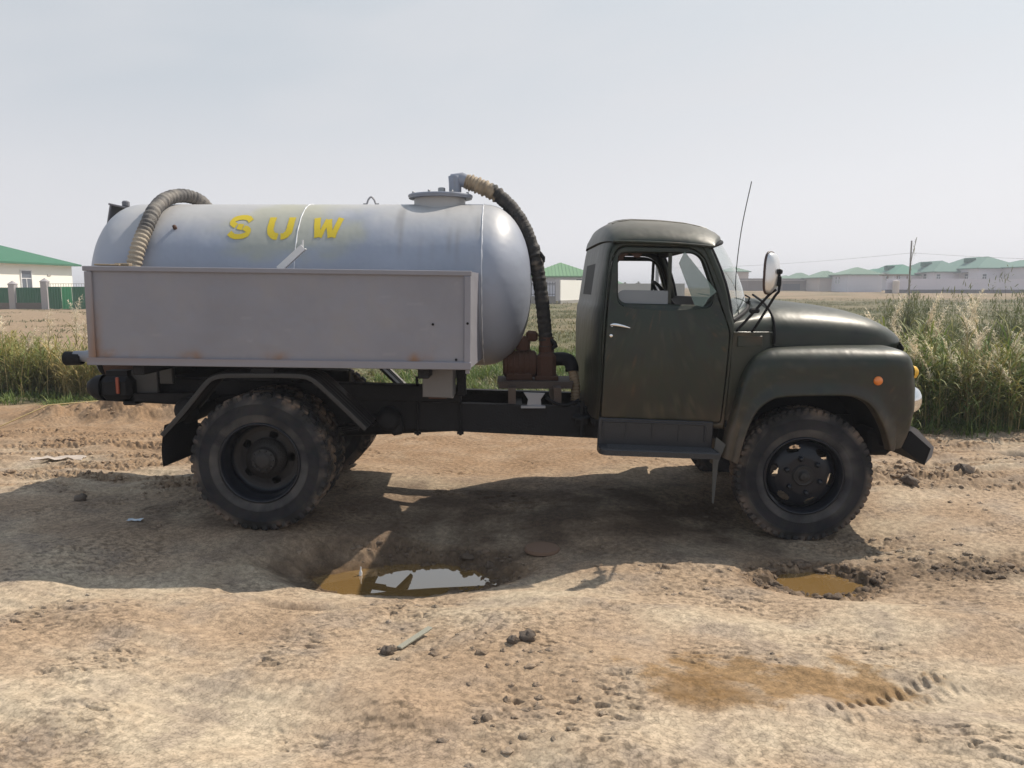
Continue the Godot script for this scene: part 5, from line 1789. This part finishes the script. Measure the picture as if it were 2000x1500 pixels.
	plain("roof_edge", Vector3(0, 1.98, 0), Vector3(13.0, 0.16, 5.6), Color(0.42, 0.38, 0.36), M.wall, f)
	plain("roof", Vector3(0, 2.20, -0.6), Vector3(12.8, 0.28, 4.0), Color(0.22, 0.19, 0.18), M.wall, f)
	plain("doorway", Vector3(1.8, 0.75, 2.51), Vector3(3.2, 1.2, 0.06), Color(0.06, 0.06, 0.075), M.wall, f)
	plain("post", Vector3(4.7, 0.9, 2.7), Vector3(0.18, 1.9, 0.18), Color(0.45, 0.43, 0.42), M.wall, f)
	f = thing("perimeter_wall", "long pale wall on a dark footing before the right houses", "wall", Vector3(80.0, 0.78, -122.0))
	plain("wall", Vector3(0, 1.35, 0), Vector3(42.0, 1.75, 0.25), Color(0.60, 0.58, 0.65), M.wall, f)
	plain("footing", Vector3(0, 0.22, 0), Vector3(42.1, 0.60, 0.45), Color(0.105, 0.092, 0.105), M.wall, f)
	f = thing("carport", "brown beamed carport at the end of the pale wall", "carport", Vector3(60.5, 0.78, -124.0))
	plain("beam", Vector3(0.6, 2.85, 0), Vector3(3.6, 0.22, 2.4), Color(0.20, 0.15, 0.11), M.wall, f)
	for x in [-0.9, 0.6, 2.2]: plain("post", Vector3(x, 1.4, 1.0), Vector3(0.12, 2.8, 0.12), Color(0.16, 0.12, 0.10), M.wall, f)
	var g := Geo.new()
	g.tint = Color(0.55, 0.48, 0.42)
	g.lathe([Vector2(0.5, 0.0), Vector2(0.5, 1.75), Vector2(0.44, 1.88), Vector2(0.0, 1.95)], Vector3(60.1, 0.80, -121.2), Vector3.UP, 20)
	tag(obj("water_drum", g, M.wall), "beige round water drum at left end of pale wall", "drum")
	# poles and wires
	var pole := thing("utility_pole", "bare wooden pole rising over the right hand houses", "pole", Vector3(56.4, 0.6, -110.0))
	g = Geo.new()
	g.tube(PackedVector3Array([Vector3(0.04, 0, 0), Vector3(0, 4.0, 0), Vector3(-0.03, 7.6, 0)]), [0.14, 0.12, 0.10], 10)
	obj("shaft", g, M.wood, pole)
	plain("insulator_arm", Vector3(0.12, 5.9, 0), Vector3(0.35, 0.08, 0.08), Color(0.2, 0.17, 0.16), M.wall, pole)
	pole = thing("utility_pole", "thick grey concrete pole seen through the cab window", "pole", Vector3(11.25, 0.03, -60.0))
	g = Geo.new()
	g.tube(PackedVector3Array([Vector3(0.02, 0, 0), Vector3(-0.04, 3.9, 0)]), [0.15, 0.13], 10)
	g.tube(PackedVector3Array([Vector3(-0.04, 3.9, 0), Vector3(-0.05, 4.75, 0)]), [0.05, 0.04], 6)
	obj("shaft", g, M.grey, pole)
	for y in [4.3, 4.05, 3.75, 3.45]: plain("insulator_arm", Vector3(-0.02, y, 0), Vector3(0.42 if y > 3.9 else 0.30, 0.05, 0.06), Color(0.12, 0.12, 0.12), M.wall, pole)
	pole = thing("utility_pole", "thin prop post right of the concrete pole in the window", "pole", Vector3(11.75, 0.03, -60.0))
	g = Geo.new()
	g.tube(PackedVector3Array([Vector3(0.0, 0, 0), Vector3(-0.06, 4.0, 0)]), [0.06, 0.05], 8)
	obj("shaft", g, M.wood, pole)
	for q in [["upper thin overhead wire running left from the bare pole", Vector3(56.5, 6.5, -110), Vector3(30.0, 5.6, -160)], ["upper thin overhead wire running right from the bare pole", Vector3(56.5, 6.5, -110), Vector3(110.0, 5.9, -120)]]:
		g = Geo.new()
		var wire := PackedVector3Array()
		for k in 13:
			var e := k / 12.0
			wire.append(q[1].lerp(q[2], e) - Vector3(0, 1.1 * 4.0 * e * (1.0 - e) * 0.5, 0))
		g.tube(wire, 0.016, 4)
		tag(obj("overhead_wire", g, M.wood), q[0], "wire")
	f = thing("garden_wall", "low grey wall seen through the cab side window", "wall", Vector3(16.0, 0.4, -92.0))
	plain("wall", Vector3(0, 0.85, 0), Vector3(9.0, 1.75, 0.25), Color(0.36, 0.36, 0.34), M.wall, f)
	h = house("pale house end seen at left in the cab window", Vector3(12.2, 0.42, -97.0), 2.6, 6.0, 1.75, 0.6, Color(0.52, 0.50, 0.46), Color(0.16, 0.28, 0.18), 0.0, 0.0, 0.25)
	# trees far off, seen through the window
	var spots := [[14.9, -118.0, 2.6, 0.55, "slim pointed conifer far off behind the low grey wall"], [17.2, -118.0, 1.6, 1.3, "rounded tree behind grey wall, left of two in the window"], [19.6, -120.0, 1.7, 1.5, "rounded tree behind grey wall, right of two in the window"], [13.3, -66.0, 2.3, 0.55, "narrow bush beside the thin prop post in the window"]]
	for s in spots:
		var base := maxf(0.0, -s[1] - 58.0) * 0.0122
		var tr := thing("tree", s[4], "tree", Vector3(s[0], base, s[1]))
		g = Geo.new()
		g.tube(PackedVector3Array([Vector3.ZERO, Vector3(0.03, s[2] * 0.5, 0)]), [0.10, 0.06], 6)
		obj("trunk", g, M.wood, tr)
		g = Geo.new()
		for k in 500:
			var a := rng.randf() * TAU; var y := rng.randf()
			var rad: float = s[3] * (1.0 - y * y) * sqrt(rng.randf()) * (0.75 + 0.5 * N.get_noise_2d(cos(a) * 1.5 + s[0], y * 3.0))
			var p := Vector3(cos(a) * rad, s[2] * (0.18 + 0.85 * y), sin(a) * rad)
			var e := Vector3(rng.randfn(), rng.randfn(), rng.randfn()).normalized() * 0.16
			var e2 := Vector3(rng.randfn(), rng.randfn(), rng.randfn()).normalized() * 0.10
			g.tint = Color(0.075, 0.095, 0.055) * rng.randf_range(0.7, 1.4)
			g.tri(p, p + e, p + e2)
		obj("crown", g, M.leaf, tr)

func sheet(called: String, at: Vector3, w: float, h: float, col: Color, parent: Node) -> void:
	# a trapezoid-ribbed metal sheet standing on "at"
	var g := Geo.new()
	g.tint = col
	var low := PackedVector3Array(); var high := PackedVector3Array()
	var n := int(w / 0.04)
	for k in n + 1:
		var x := -w * 0.5 + w * k / n
		var z := 0.018 if (k % 5) < 2 else -0.012
		low.append(at + Vector3(x, 0, z)); high.append(at + Vector3(x, h, z))
	g.patch([high, low])
	obj(called, g, M.roof, parent)

# ------------------------------------------------------------------ plants
func blade(g: Geo, base: Vector3, yaw: float, length: float, width: float, rise: float, droop: float, c0: Color, c1: Color, segs := 4) -> void:
	var d := Vector3(cos(yaw), 0, sin(yaw))
	var s := Vector3(-d.z, 0, d.x)
	var p := base
	var i0 := g.v.size()
	for k in segs + 1:
		var q := float(k) / segs
		var w := width * 0.5 * (0.55 + 1.4 * q if q < 0.3 else 0.97 * (1.0 - pow((q - 0.3) / 0.7, 1.6)) + 0.03)
		g.v.append(p + s * w); g.v.append(p - s * w)
		var c := c0.lerp(c1, q)
		g.c.append(c); g.c.append(c)
		var a := rise - droop * (q + 0.5 / segs)
		p += (d * cos(a) + Vector3.UP * sin(a)) * length / segs
	for k in segs:
		for e in [0, 2, 1, 1, 2, 3]: g.t.append(i0 + k * 2 + e)

func reed(g: Geo, at: Vector3, h: float, lean: Vector3, dry: float, leaves: int, plume: bool) -> void:
	var green := Color(0.100, 0.170, 0.040).lerp(Color(0.36, 0.25, 0.09), dry)
	var tip := Color(0.205, 0.255, 0.085).lerp(Color(0.46, 0.35, 0.16), clampf(dry + rng.randf_range(-0.1, 0.5), 0.0, 1.0))
	green = green * rng.randf_range(0.75, 1.25)
	var path := PackedVector3Array()
	for k in 5:
		var q := k / 4.0
		path.append(at + Vector3.UP * h * q + lean * q * q)
	g.tint = Color(0.24, 0.235, 0.095).lerp(Color(0.58, 0.45, 0.22), clampf(dry * 1.2 + rng.randf_range(0.0, 0.35), 0.0, 1.0))
	g.tube(path, [0.0060, 0.0055, 0.005, 0.004, 0.003], 3, false)
	var yaw := rng.randf() * TAU
	for k in leaves:
		var q := lerpf(0.18, 0.97, (k + rng.randf()) / leaves)
		yaw += PI + rng.randf_range(-0.9, 0.9)
		blade(g, at + Vector3.UP * h * q + lean * q * q, yaw, rng.randf_range(0.22, 0.50), rng.randf_range(0.012, 0.027), rng.randf_range(0.7, 1.25), rng.randf_range(0.5, 1.9), green, tip)
	if plume: plume_head(g, path[4], lean)

func plume_head(g: Geo, at: Vector3, lean: Vector3) -> void:
	var side := (lean + Vector3(rng.randf_range(-0.1, 0.1), 0, rng.randf_range(-0.1, 0.1))).normalized()
	var yaw0 := atan2(side.z, side.x)
	for k in 80:
		var q := rng.randf()
		var p := at + Vector3.UP * (0.30 * q - 0.06) + side * 0.13 * q * q
		var c := Color(0.74, 0.66, 0.52) * rng.randf_range(0.75, 1.2)
		blade(g, p, yaw0 + rng.randf_range(-1.9, 1.9), rng.randf_range(0.06, 0.15) * (1.15 - 0.6 * q), 0.009, rng.randf_range(0.3, 1.3), rng.randf_range(0.5, 1.8), c, c * 1.15, 2)

func scatter(called: String, label: String, g: Geo, m: Material, places: Array) -> void:
	# many copies of one clump, as one object; each place: position, turn, size, tint
	var mm := MultiMesh.new()
	mm.transform_format = MultiMesh.TRANSFORM_3D
	mm.use_colors = true
	mm.mesh = g.mesh(m)
	mm.instance_count = places.size()
	for i in places.size():
		var p: Array = places[i]
		mm.set_instance_transform(i, Transform3D(Basis(Vector3.UP, p[1]).scaled(p[2]), p[0]))
		mm.set_instance_color(i, p[3])
	var o := MultiMeshInstance3D.new()
	o.name = numbered(called)
	o.multimesh = mm
	add_child(o)
	o.set_meta("kind", "stuff")
	o.set_meta("label", label)

func tuft(n: int, spread: float, l0: float, l1: float, w: float, c0: Color, c1: Color) -> Geo:
	var g := Geo.new()
	for k in n:
		var a := rng.randf() * TAU
		var r := spread * sqrt(rng.randf())
		var c := c0.lerp(c1, rng.randf())
		blade(g, Vector3(cos(a) * r, 0, sin(a) * r), rng.randf() * TAU, rng.randf_range(l0, l1), w * rng.randf_range(0.6, 1.3), rng.randf_range(0.8, 1.5), rng.randf_range(0.2, 1.4), c * 0.8, c, 3)
	return g

func on_ground(x: float, z: float) -> Vector3:
	return Vector3(x, gh(x, z) - 0.02, z)

func build_plants() -> void:
	# reed beds
	for side in 2:
		for dry in 2:
			var g := Geo.new()
			for k in 24:
				var a := rng.randf() * TAU; var r := 0.36 * sqrt(rng.randf())
				reed(g, Vector3(cos(a) * r, 0, sin(a) * r), rng.randf_range(0.40, 0.86) + 0.35 * pow(rng.randf(), 4.0), Vector3(rng.randf_range(-0.12, 0.12), 0, rng.randf_range(-0.12, 0.12)), (0.03 if side else 0.16) + (0.45 if side else 0.50) * dry + rng.randf_range(-0.15, 0.2), 9, rng.randf() < 0.05)
			var places := []
			for k in ((105 if side == 1 else 85) if dry == 0 else (22 if side == 1 else 34)):
				var x: float; var z: float
				if side == 1:
					x = rng.randf_range(3.5, 10.0)
					z = pad_edge(x) - 0.35 - 3.2 * pow(rng.randf(), 1.4)
				else:
					x = rng.randf_range(-10.6, -3.3)
					z = pad_edge(x) - 0.65 - 2.6 * pow(rng.randf(), 1.2)
				var s := rng.randf_range(0.72, 1.12) * (1.0 if side == 1 else 0.95)
				places.append([on_ground(x, z), rng.randf() * TAU, Vector3(s, s * rng.randf_range(0.85, 1.1), s), Color.WHITE * rng.randf_range(0.85, 1.25)])
			scatter("reed_bed", ["yellow green", "straw coloured"][dry] + " reeds growing thickly " + ["behind the rear of the truck", "right of the bonnet"][side], g, M.leaf, places)
	# reeds with seed plumes standing out of the beds
	var proto := []
	for k in 3:
		var o := thing("plumed_reed", "", "reed")
		var g := Geo.new()
		var lean := Vector3([0.16, -0.10, 0.05][k], 0, [0.02, 0.05, -0.06][k])
		var path := PackedVector3Array()
		for j in 6:
			var q := j / 5.0
			path.append(Vector3.UP * q + lean * q * q)
		g.tint = Color(0.44, 0.35, 0.18)
		g.tube(path, [0.006, 0.0055, 0.005, 0.0045, 0.004, 0.003], 4, false)
		obj("stem", g, M.leaf, o)
		for j in 7:
			g = Geo.new()
			var q := 0.30 + 0.09 * j
			blade(g, Vector3.UP * q + lean * q * q, rng.randf() * TAU, rng.randf_range(0.25, 0.42), 0.015, rng.randf_range(0.8, 1.3), rng.randf_range(0.6, 1.7), Color(0.13, 0.16, 0.06), Color(0.32, 0.27, 0.11))
			obj("leaf", g, M.leaf, o)
		g = Geo.new()
		for j in 2: plume_head(g, path[5] - Vector3.UP * 0.05 * j, lean)
		obj("plume", g, M.plume, o)
		proto.append(o)
	var heads := [[4.80, -10.0, 1.40], [5.35, -10.1, 1.42], [5.75, -9.6, 1.35], [6.00, -10.4, 1.45], [5.62, -9.35, 1.10], [5.48, -9.9, 1.26], [6.10, -9.7, 1.12], [4.95, -9.5, 0.98], [6.45, -9.9, 1.03], [6.30, -10.2, 1.40], [4.65, -9.7, 1.25], [5.05, -9.9, 1.10], [5.80, -9.8, 1.05], [5.25, -9.55, 0.85],
		[-7.75, -11.7, 1.43], [-7.55, -11.7, 0.95], [-7.2, -11.8, 1.18], [-6.75, -11.9, 1.36], [-6.65, -11.8, 1.10], [-6.35, -11.7, 0.92], [-7.0, -12.2, 1.02], [-7.9, -12.0, 1.12]]
	for k in heads.size():
		var e: Array = heads[k]
		var o: Node3D = proto[k % 3] if k < 3 else proto[k % 3].duplicate()
		if k >= 3:
			o.name = numbered("plumed_reed")
			add_child(o)
		o.position = on_ground(e[0], e[1])
		o.rotation.y = [0.2, 2.6, 1.1, -0.4, 3.4][k % 5]
		var sc: float = (e[2] - o.position.y) / 1.08
		o.scale = Vector3(1.0, sc, 1.0)
		if k < 14: tag(o, "tall reed with pale seed plume right of the bonnet", "reed", "plumed reeds in the right hand reed bed")
		else: tag(o, "tall reed with pale seed plume left of the tank", "reed", "plumed reeds in the left hand reed bed")
	# feathery shrubs behind the right reeds
	for s in [[8.2, -16.0, 1.75, 0.62, "feathery grey green shrub below the bare pole"], [9.2, -17.2, 1.65, 0.75, "feathery grey green shrub right of the bare pole"], [8.9, -15.6, 1.15, 0.9, "low broad shrub behind the middle of the right reeds"], [9.3, -14.3, 2.05, 1.15, "tall dark feathery shrub at the right edge"], [8.75, -14.2, 1.35, 0.8, "bushy shrub left of the tallest one at right edge"], [7.0, -18.5, 1.1, 1.0, "low olive shrub behind the bonnet"], [6.4, -16.5, 0.9, 0.8, "small olive shrub behind the front of the bonnet"]]:
		var o := thing("feathery_shrub", s[4], "shrub", on_ground(s[0], s[1]))
		var g := Geo.new()
		var lg := Geo.new()
		for k in 26:
			var a := rng.randf() * TAU
			var out: float = s[3] * rng.randf_range(0.15, 1.0)
			var hh: float = s[2] * rng.randf_range(0.55, 1.05) * (1.0 - 0.25 * out / s[3])
			var p := spline([Vector3(cos(a) * 0.05, 0, sin(a) * 0.05), Vector3(cos(a) * out * 0.45, hh * 0.5, sin(a) * out * 0.45), Vector3(cos(a) * out, hh, sin(a) * out)], 4)
			g.tube(p, [0.010, 0.009, 0.008, 0.006, 0.005, 0.004, 0.003, 0.002, 0.002], 3, false)
			for j in 120:
				var q := p[rng.randi_range(2, 8)] + Vector3(rng.randfn(), rng.randfn(), rng.randfn()) * 0.075
				var c := Color(0.105, 0.135, 0.060).lerp(Color(0.18, 0.185, 0.095), rng.randf())
				blade(lg, q, rng.randf() * TAU, rng.randf_range(0.07, 0.17), 0.016, rng.randf_range(0.2, 1.5), rng.randf_range(-0.3, 0.8), c, c * 1.2, 2)
		g.paint(func(_p): return Color(0.12, 0.09, 0.07))
		obj("stem", g, M.leaf, o)
		obj("crown", lg, M.leaf, o)
	# a thin dry stalk against the sky
	var sg := Geo.new()
	sg.tint = Color(0.22, 0.20, 0.15)
	sg.tube(spline([Vector3(0, 0, 0), Vector3(0.03, 1.2, 0), Vector3(0.0, 2.1, 0), Vector3(0.10, 2.75, 0)], 4), 0.006, 4, false)
	for k in 26: blade(sg, Vector3(0.02 + 0.06 * k / 26.0, 1.75 + 0.95 * k / 26.0, 0), rng.randf() * TAU, rng.randf_range(0.06, 0.16), 0.010, rng.randf_range(0.6, 1.3), 0.4, Color(0.22, 0.21, 0.15), Color(0.30, 0.28, 0.2), 2)
	var stalk := obj("dry_stalk", sg, M.leaf)
	stalk.position = on_ground(8.15, -15.9)
	tag(stalk, "thin dry stalk rising against the sky left of the pole", "stalk")
	# low weeds along the edge of the mud
	var weeds := tuft(70, 0.20, 0.08, 0.24, 0.012, Color(0.10, 0.16, 0.045), Color(0.20, 0.22, 0.075))
	var places := []
	for k in 420:
		var x := rng.randf_range(-9.5, 9.0)
		var z := pad_edge(x) - rng.randf_range(-0.05, 1.3) * (1.0 if absf(x) > 3.5 else 3.0)
		if x > -5.6 and x < -3.6 and z > -11.0: continue
		var s := rng.randf_range(0.6, 1.3)
		places.append([on_ground(x, z), rng.randf() * TAU, Vector3(s, s * rng.randf_range(0.6, 1.2), s), Color.WHITE * rng.randf_range(0.8, 1.35)])
	scatter("weeds", "low green weeds along the far edge of the mud", weeds, M.leaf, places)
	var bushy := tuft(160, 0.42, 0.12, 0.40, 0.020, Color(0.075, 0.135, 0.035), Color(0.17, 0.21, 0.06))
	places = []
	for k in 40:
		var x := rng.randf_range(-2.5, 2.6); var z := rng.randf_range(-21.0, -13.5)
		var s := rng.randf_range(0.7, 1.25)
		places.append([on_ground(x, z), rng.randf() * TAU, Vector3(s, s, s), Color.WHITE * rng.randf_range(0.85, 1.2)])
	for k in 50:
		var x := rng.randf_range(2.6, 9.0); var z := rng.randf_range(-20.0, -12.5)
		var s := rng.randf_range(0.6, 1.2)
		places.append([on_ground(x, z), rng.randf() * TAU, Vector3(s, s, s), Color(0.95, 0.85, 0.9) * rng.randf_range(0.85, 1.2)])
	scatter("bushy_weeds", "bright green weed clumps in the field behind the truck", bushy, M.leaf, places)
	# scrub of the wider field
	var scrub := tuft(80, 0.80, 0.04, 0.15, 0.026, Color(0.125, 0.138, 0.070), Color(0.215, 0.195, 0.115))
	places = []
	for k in 2600:
		var d := 13.0 + 75.0 * pow(rng.randf(), 1.7)
		var x := rng.randf_range(-0.78, 0.78) * d
		if x < -5.0 and d > 16.0 and N.get_noise_2d(x * 0.3, d * 0.3) < 0.35: continue
		if NF.get_noise_2d(x * 0.11 + 3.0, -d * 0.16) > 0.25 and rng.randf() < 0.75: continue
		var s := rng.randf_range(0.6, 1.4) * (1.0 + d * 0.012)
		var u := rng.randf()
		places.append([on_ground(x, -d), rng.randf() * TAU, Vector3(s, s * rng.randf_range(0.5, 1.0), s), Color(0.75, 0.9, 0.7).lerp(Color(1.25, 1.1, 1.0), u)])
	scatter("field_scrub", "dry olive scrub covering the field", scrub, M.leaf, places)

# ------------------------------------------------------------------ lumps and litter
func lump(sd: float, rough: float) -> Geo:
	var g := Geo.new()
	var rows := []
	for i in 7:
		var row := PackedVector3Array()
		var a := PI * i / 6.0
		for j in 10:
			var b := TAU * j / 10
			var p := Vector3(sin(a) * cos(b), cos(a), sin(a) * sin(b))
			row.append(p * (1.0 + rough * N.get_noise_3d(p.x * 1.3 + sd, p.y * 1.3, p.z * 1.3) + 0.4 * rough * N.get_noise_3d(p.x * 3.5 + sd, p.y * 3.5, p.z * 3.5)))
		rows.append(row)
	g.patch(rows, true, true)
	return g

func build_litter() -> void:
	for kind in 2:
		var places := []
		var tries := 0
		while places.size() < (1700 if kind == 0 else 420) and tries < 60000:
			tries += 1
			var d := 2.3 + 9.0 * pow(rng.randf(), 1.3)
			var x := rng.randf_range(-0.78, 0.78) * d
			var h := gh(x, -d)
			if g_edge > 0.2 or g_rough < 0.15 or rng.randf() > pow(g_rough, 1.8) or g_wet > 0.8: continue
			var s := (rng.randf_range(0.006, 0.020) if kind == 0 else rng.randf_range(0.010, 0.034) * (0.5 + g_rough * 0.6))
			var col := soil_color(x, -d, h) * rng.randf_range(0.9, 1.25)
			places.append([Vector3(x, h - s * 0.12, -d), rng.randf() * TAU, Vector3(s * rng.randf_range(0.8, 1.7), s * rng.randf_range(0.5, 0.9), s), col])
		scatter("mud_clods", ["small crumbs", "larger lumps"][kind] + " of broken mud on the rough ground", lump(3.0 + kind * 9.0, 0.5), M.clod, places)
	var o: Node3D
	var g := lump(21.0, 0.5)
	g.paint(func(_p): return Color(0.19, 0.150, 0.12))
	for s in [[-3.55, -6.15, 0.040, "dark round clod lying in the shade left of rear wheel"], [0.075, -3.58, 0.036, "pointed dark stone in the foreground, right of a pair"], [0.005, -3.54, 0.026, "smaller dark stone in the foreground, left of a pair"], [3.48, -6.55, 0.06, "brown clod on the track right of the front wheel"], [4.25, -7.05, 0.075, "knobbly brown clod on the churned track"], [3.6, -4.62, 0.055, "dark mud lump right of the small puddle"], [-0.60, -3.52, 0.03, "small dark stone at the end of the flat strip"]]:
		var m := MeshInstance3D.new()
		m.name = numbered("mud_stone")
		m.mesh = g.mesh(M.clod) if o == null else (o as MeshInstance3D).mesh
		add_child(m)
		m.position = Vector3(s[0], gh(s[0], s[1]) + s[2] * 0.35, s[1])
		m.scale = Vector3(s[2] * 1.2, s[2] * 0.85, s[2])
		m.rotation.y = s[2] * 90.0
		tag(m, s[3], "stone")
		o = m
	# flat strip of board
	g = Geo.new()
	g.box(Vector3.ZERO, Vector3(0.24, 0.012, 0.032), Basis.IDENTITY, 0.003)
	o = obj("board_strip", g, mat(lin(0.27, 0.265, 0.215), 0.8, 0.0, M.fine_tex, 0.2, 6.0))
	o.position = Vector3(-0.487, gh(-0.487, -3.67) + 0.02, -3.67)
	o.rotation = Vector3(0, 0.98, 0.06)
	tag(o, "flat greyish strip of board lying in the foreground", "board")
	# round lid pressed into the shaded mud
	g = Geo.new()
	g.lathe([Vector2(0.0, 0.006), Vector2(0.10, 0.006), Vector2(0.112, 0.012), Vector2(0.122, 0.008), Vector2(0.125, -0.01)], Vector3.ZERO, Vector3.UP, 28)
	o = obj("round_lid", g, mat(lin(0.155, 0.092, 0.058), 0.8, 0.0, M.fine_tex, 0.2, 6.0))
	o.position = Vector3(0.21, gh(0.21, -5.18) + 0.012, -5.18)
	tag(o, "round reddish brown lid lying in the truck's shade", "lid")
	# scraps
	g = Geo.new()
	g.prism(PackedVector2Array([Vector2(-0.09, -0.04), Vector2(0.08, -0.045), Vector2(0.10, 0.045), Vector2(-0.07, 0.035)]), 0.0, 0.012)
	o = obj("plastic_scrap", g, M.white)
	o.position = Vector3(-4.20, gh(-4.20, -9.85) + 0.05, -9.85)
	o.rotation = Vector3(-0.7, 0.2, 0.0)
	tag(o, "square white plastic scrap on the earth heap behind rear wheel", "scrap")
	g = Geo.new()
	var rows := []
	for i in 9:
		var row := PackedVector3Array()
		for j in 9:
			row.append(Vector3(-0.24 + 0.06 * i, 0.02 + 0.05 * absf(N.get_noise_2d(i * 0.6, j * 0.9)), -0.07 + 0.018 * j + 0.03 * N.get_noise_2d(i * 0.5, 4.0)))
		rows.append(row)
	g.patch(rows)
	o = obj("rag", g, mat(lin(0.46, 0.40, 0.35), 0.9))
	o.position = Vector3(-4.55, gh(-4.55, -7.55), -7.55)
	o.rotation.y = 0.15
	tag(o, "crumpled pale rag trodden into the left track", "rag")
	g = Geo.new()
	rows = []
	for i in 6:
		var row := PackedVector3Array()
		for j in 5: row.append(Vector3(-0.05 + 0.022 * i, 0.012 + 0.014 * absf(N.get_noise_2d(i * 0.9, j * 0.9)), -0.03 + 0.014 * j))
		rows.append(row)
	g.patch(rows)
	o = obj("plastic_scrap", g, mat(lin(0.42, 0.52, 0.62), 0.3))
	o.position = Vector3(-2.79, gh(-2.79, -5.50), -5.50)
	tag(o, "small pale blue plastic scrap in the shade left of rear wheel", "scrap")
	# a broken reed stem
	g = Geo.new()
	g.tint = Color(0.50, 0.40, 0.21)
	g.tube(PackedVector3Array([Vector3(-6.35, gh(-6.35, -9.35) + 0.02, -9.35), Vector3(-6.05, gh(-6.05, -9.9) + 0.06, -9.9), Vector3(-5.75, gh(-5.75, -10.7) + 0.08, -10.7)]), 0.008, 5)
	tag(obj("broken_reed", g, M.leaf), "straw yellow reed stem lying at the edge of the left weeds", "stem")
	g = Geo.new()
	g.lathe([Vector2(0.010, -0.05), Vector2(0.012, 0.02), Vector2(0.005, 0.035), Vector2(0.004, 0.06)], Vector3(-1.03, WATER_A, -5.02), Vector3(0.05, 1, 0).normalized(), 10)
	tag(obj("bottle_neck", g, M.white), "small white spout sticking out of the larger puddle", "bottle")
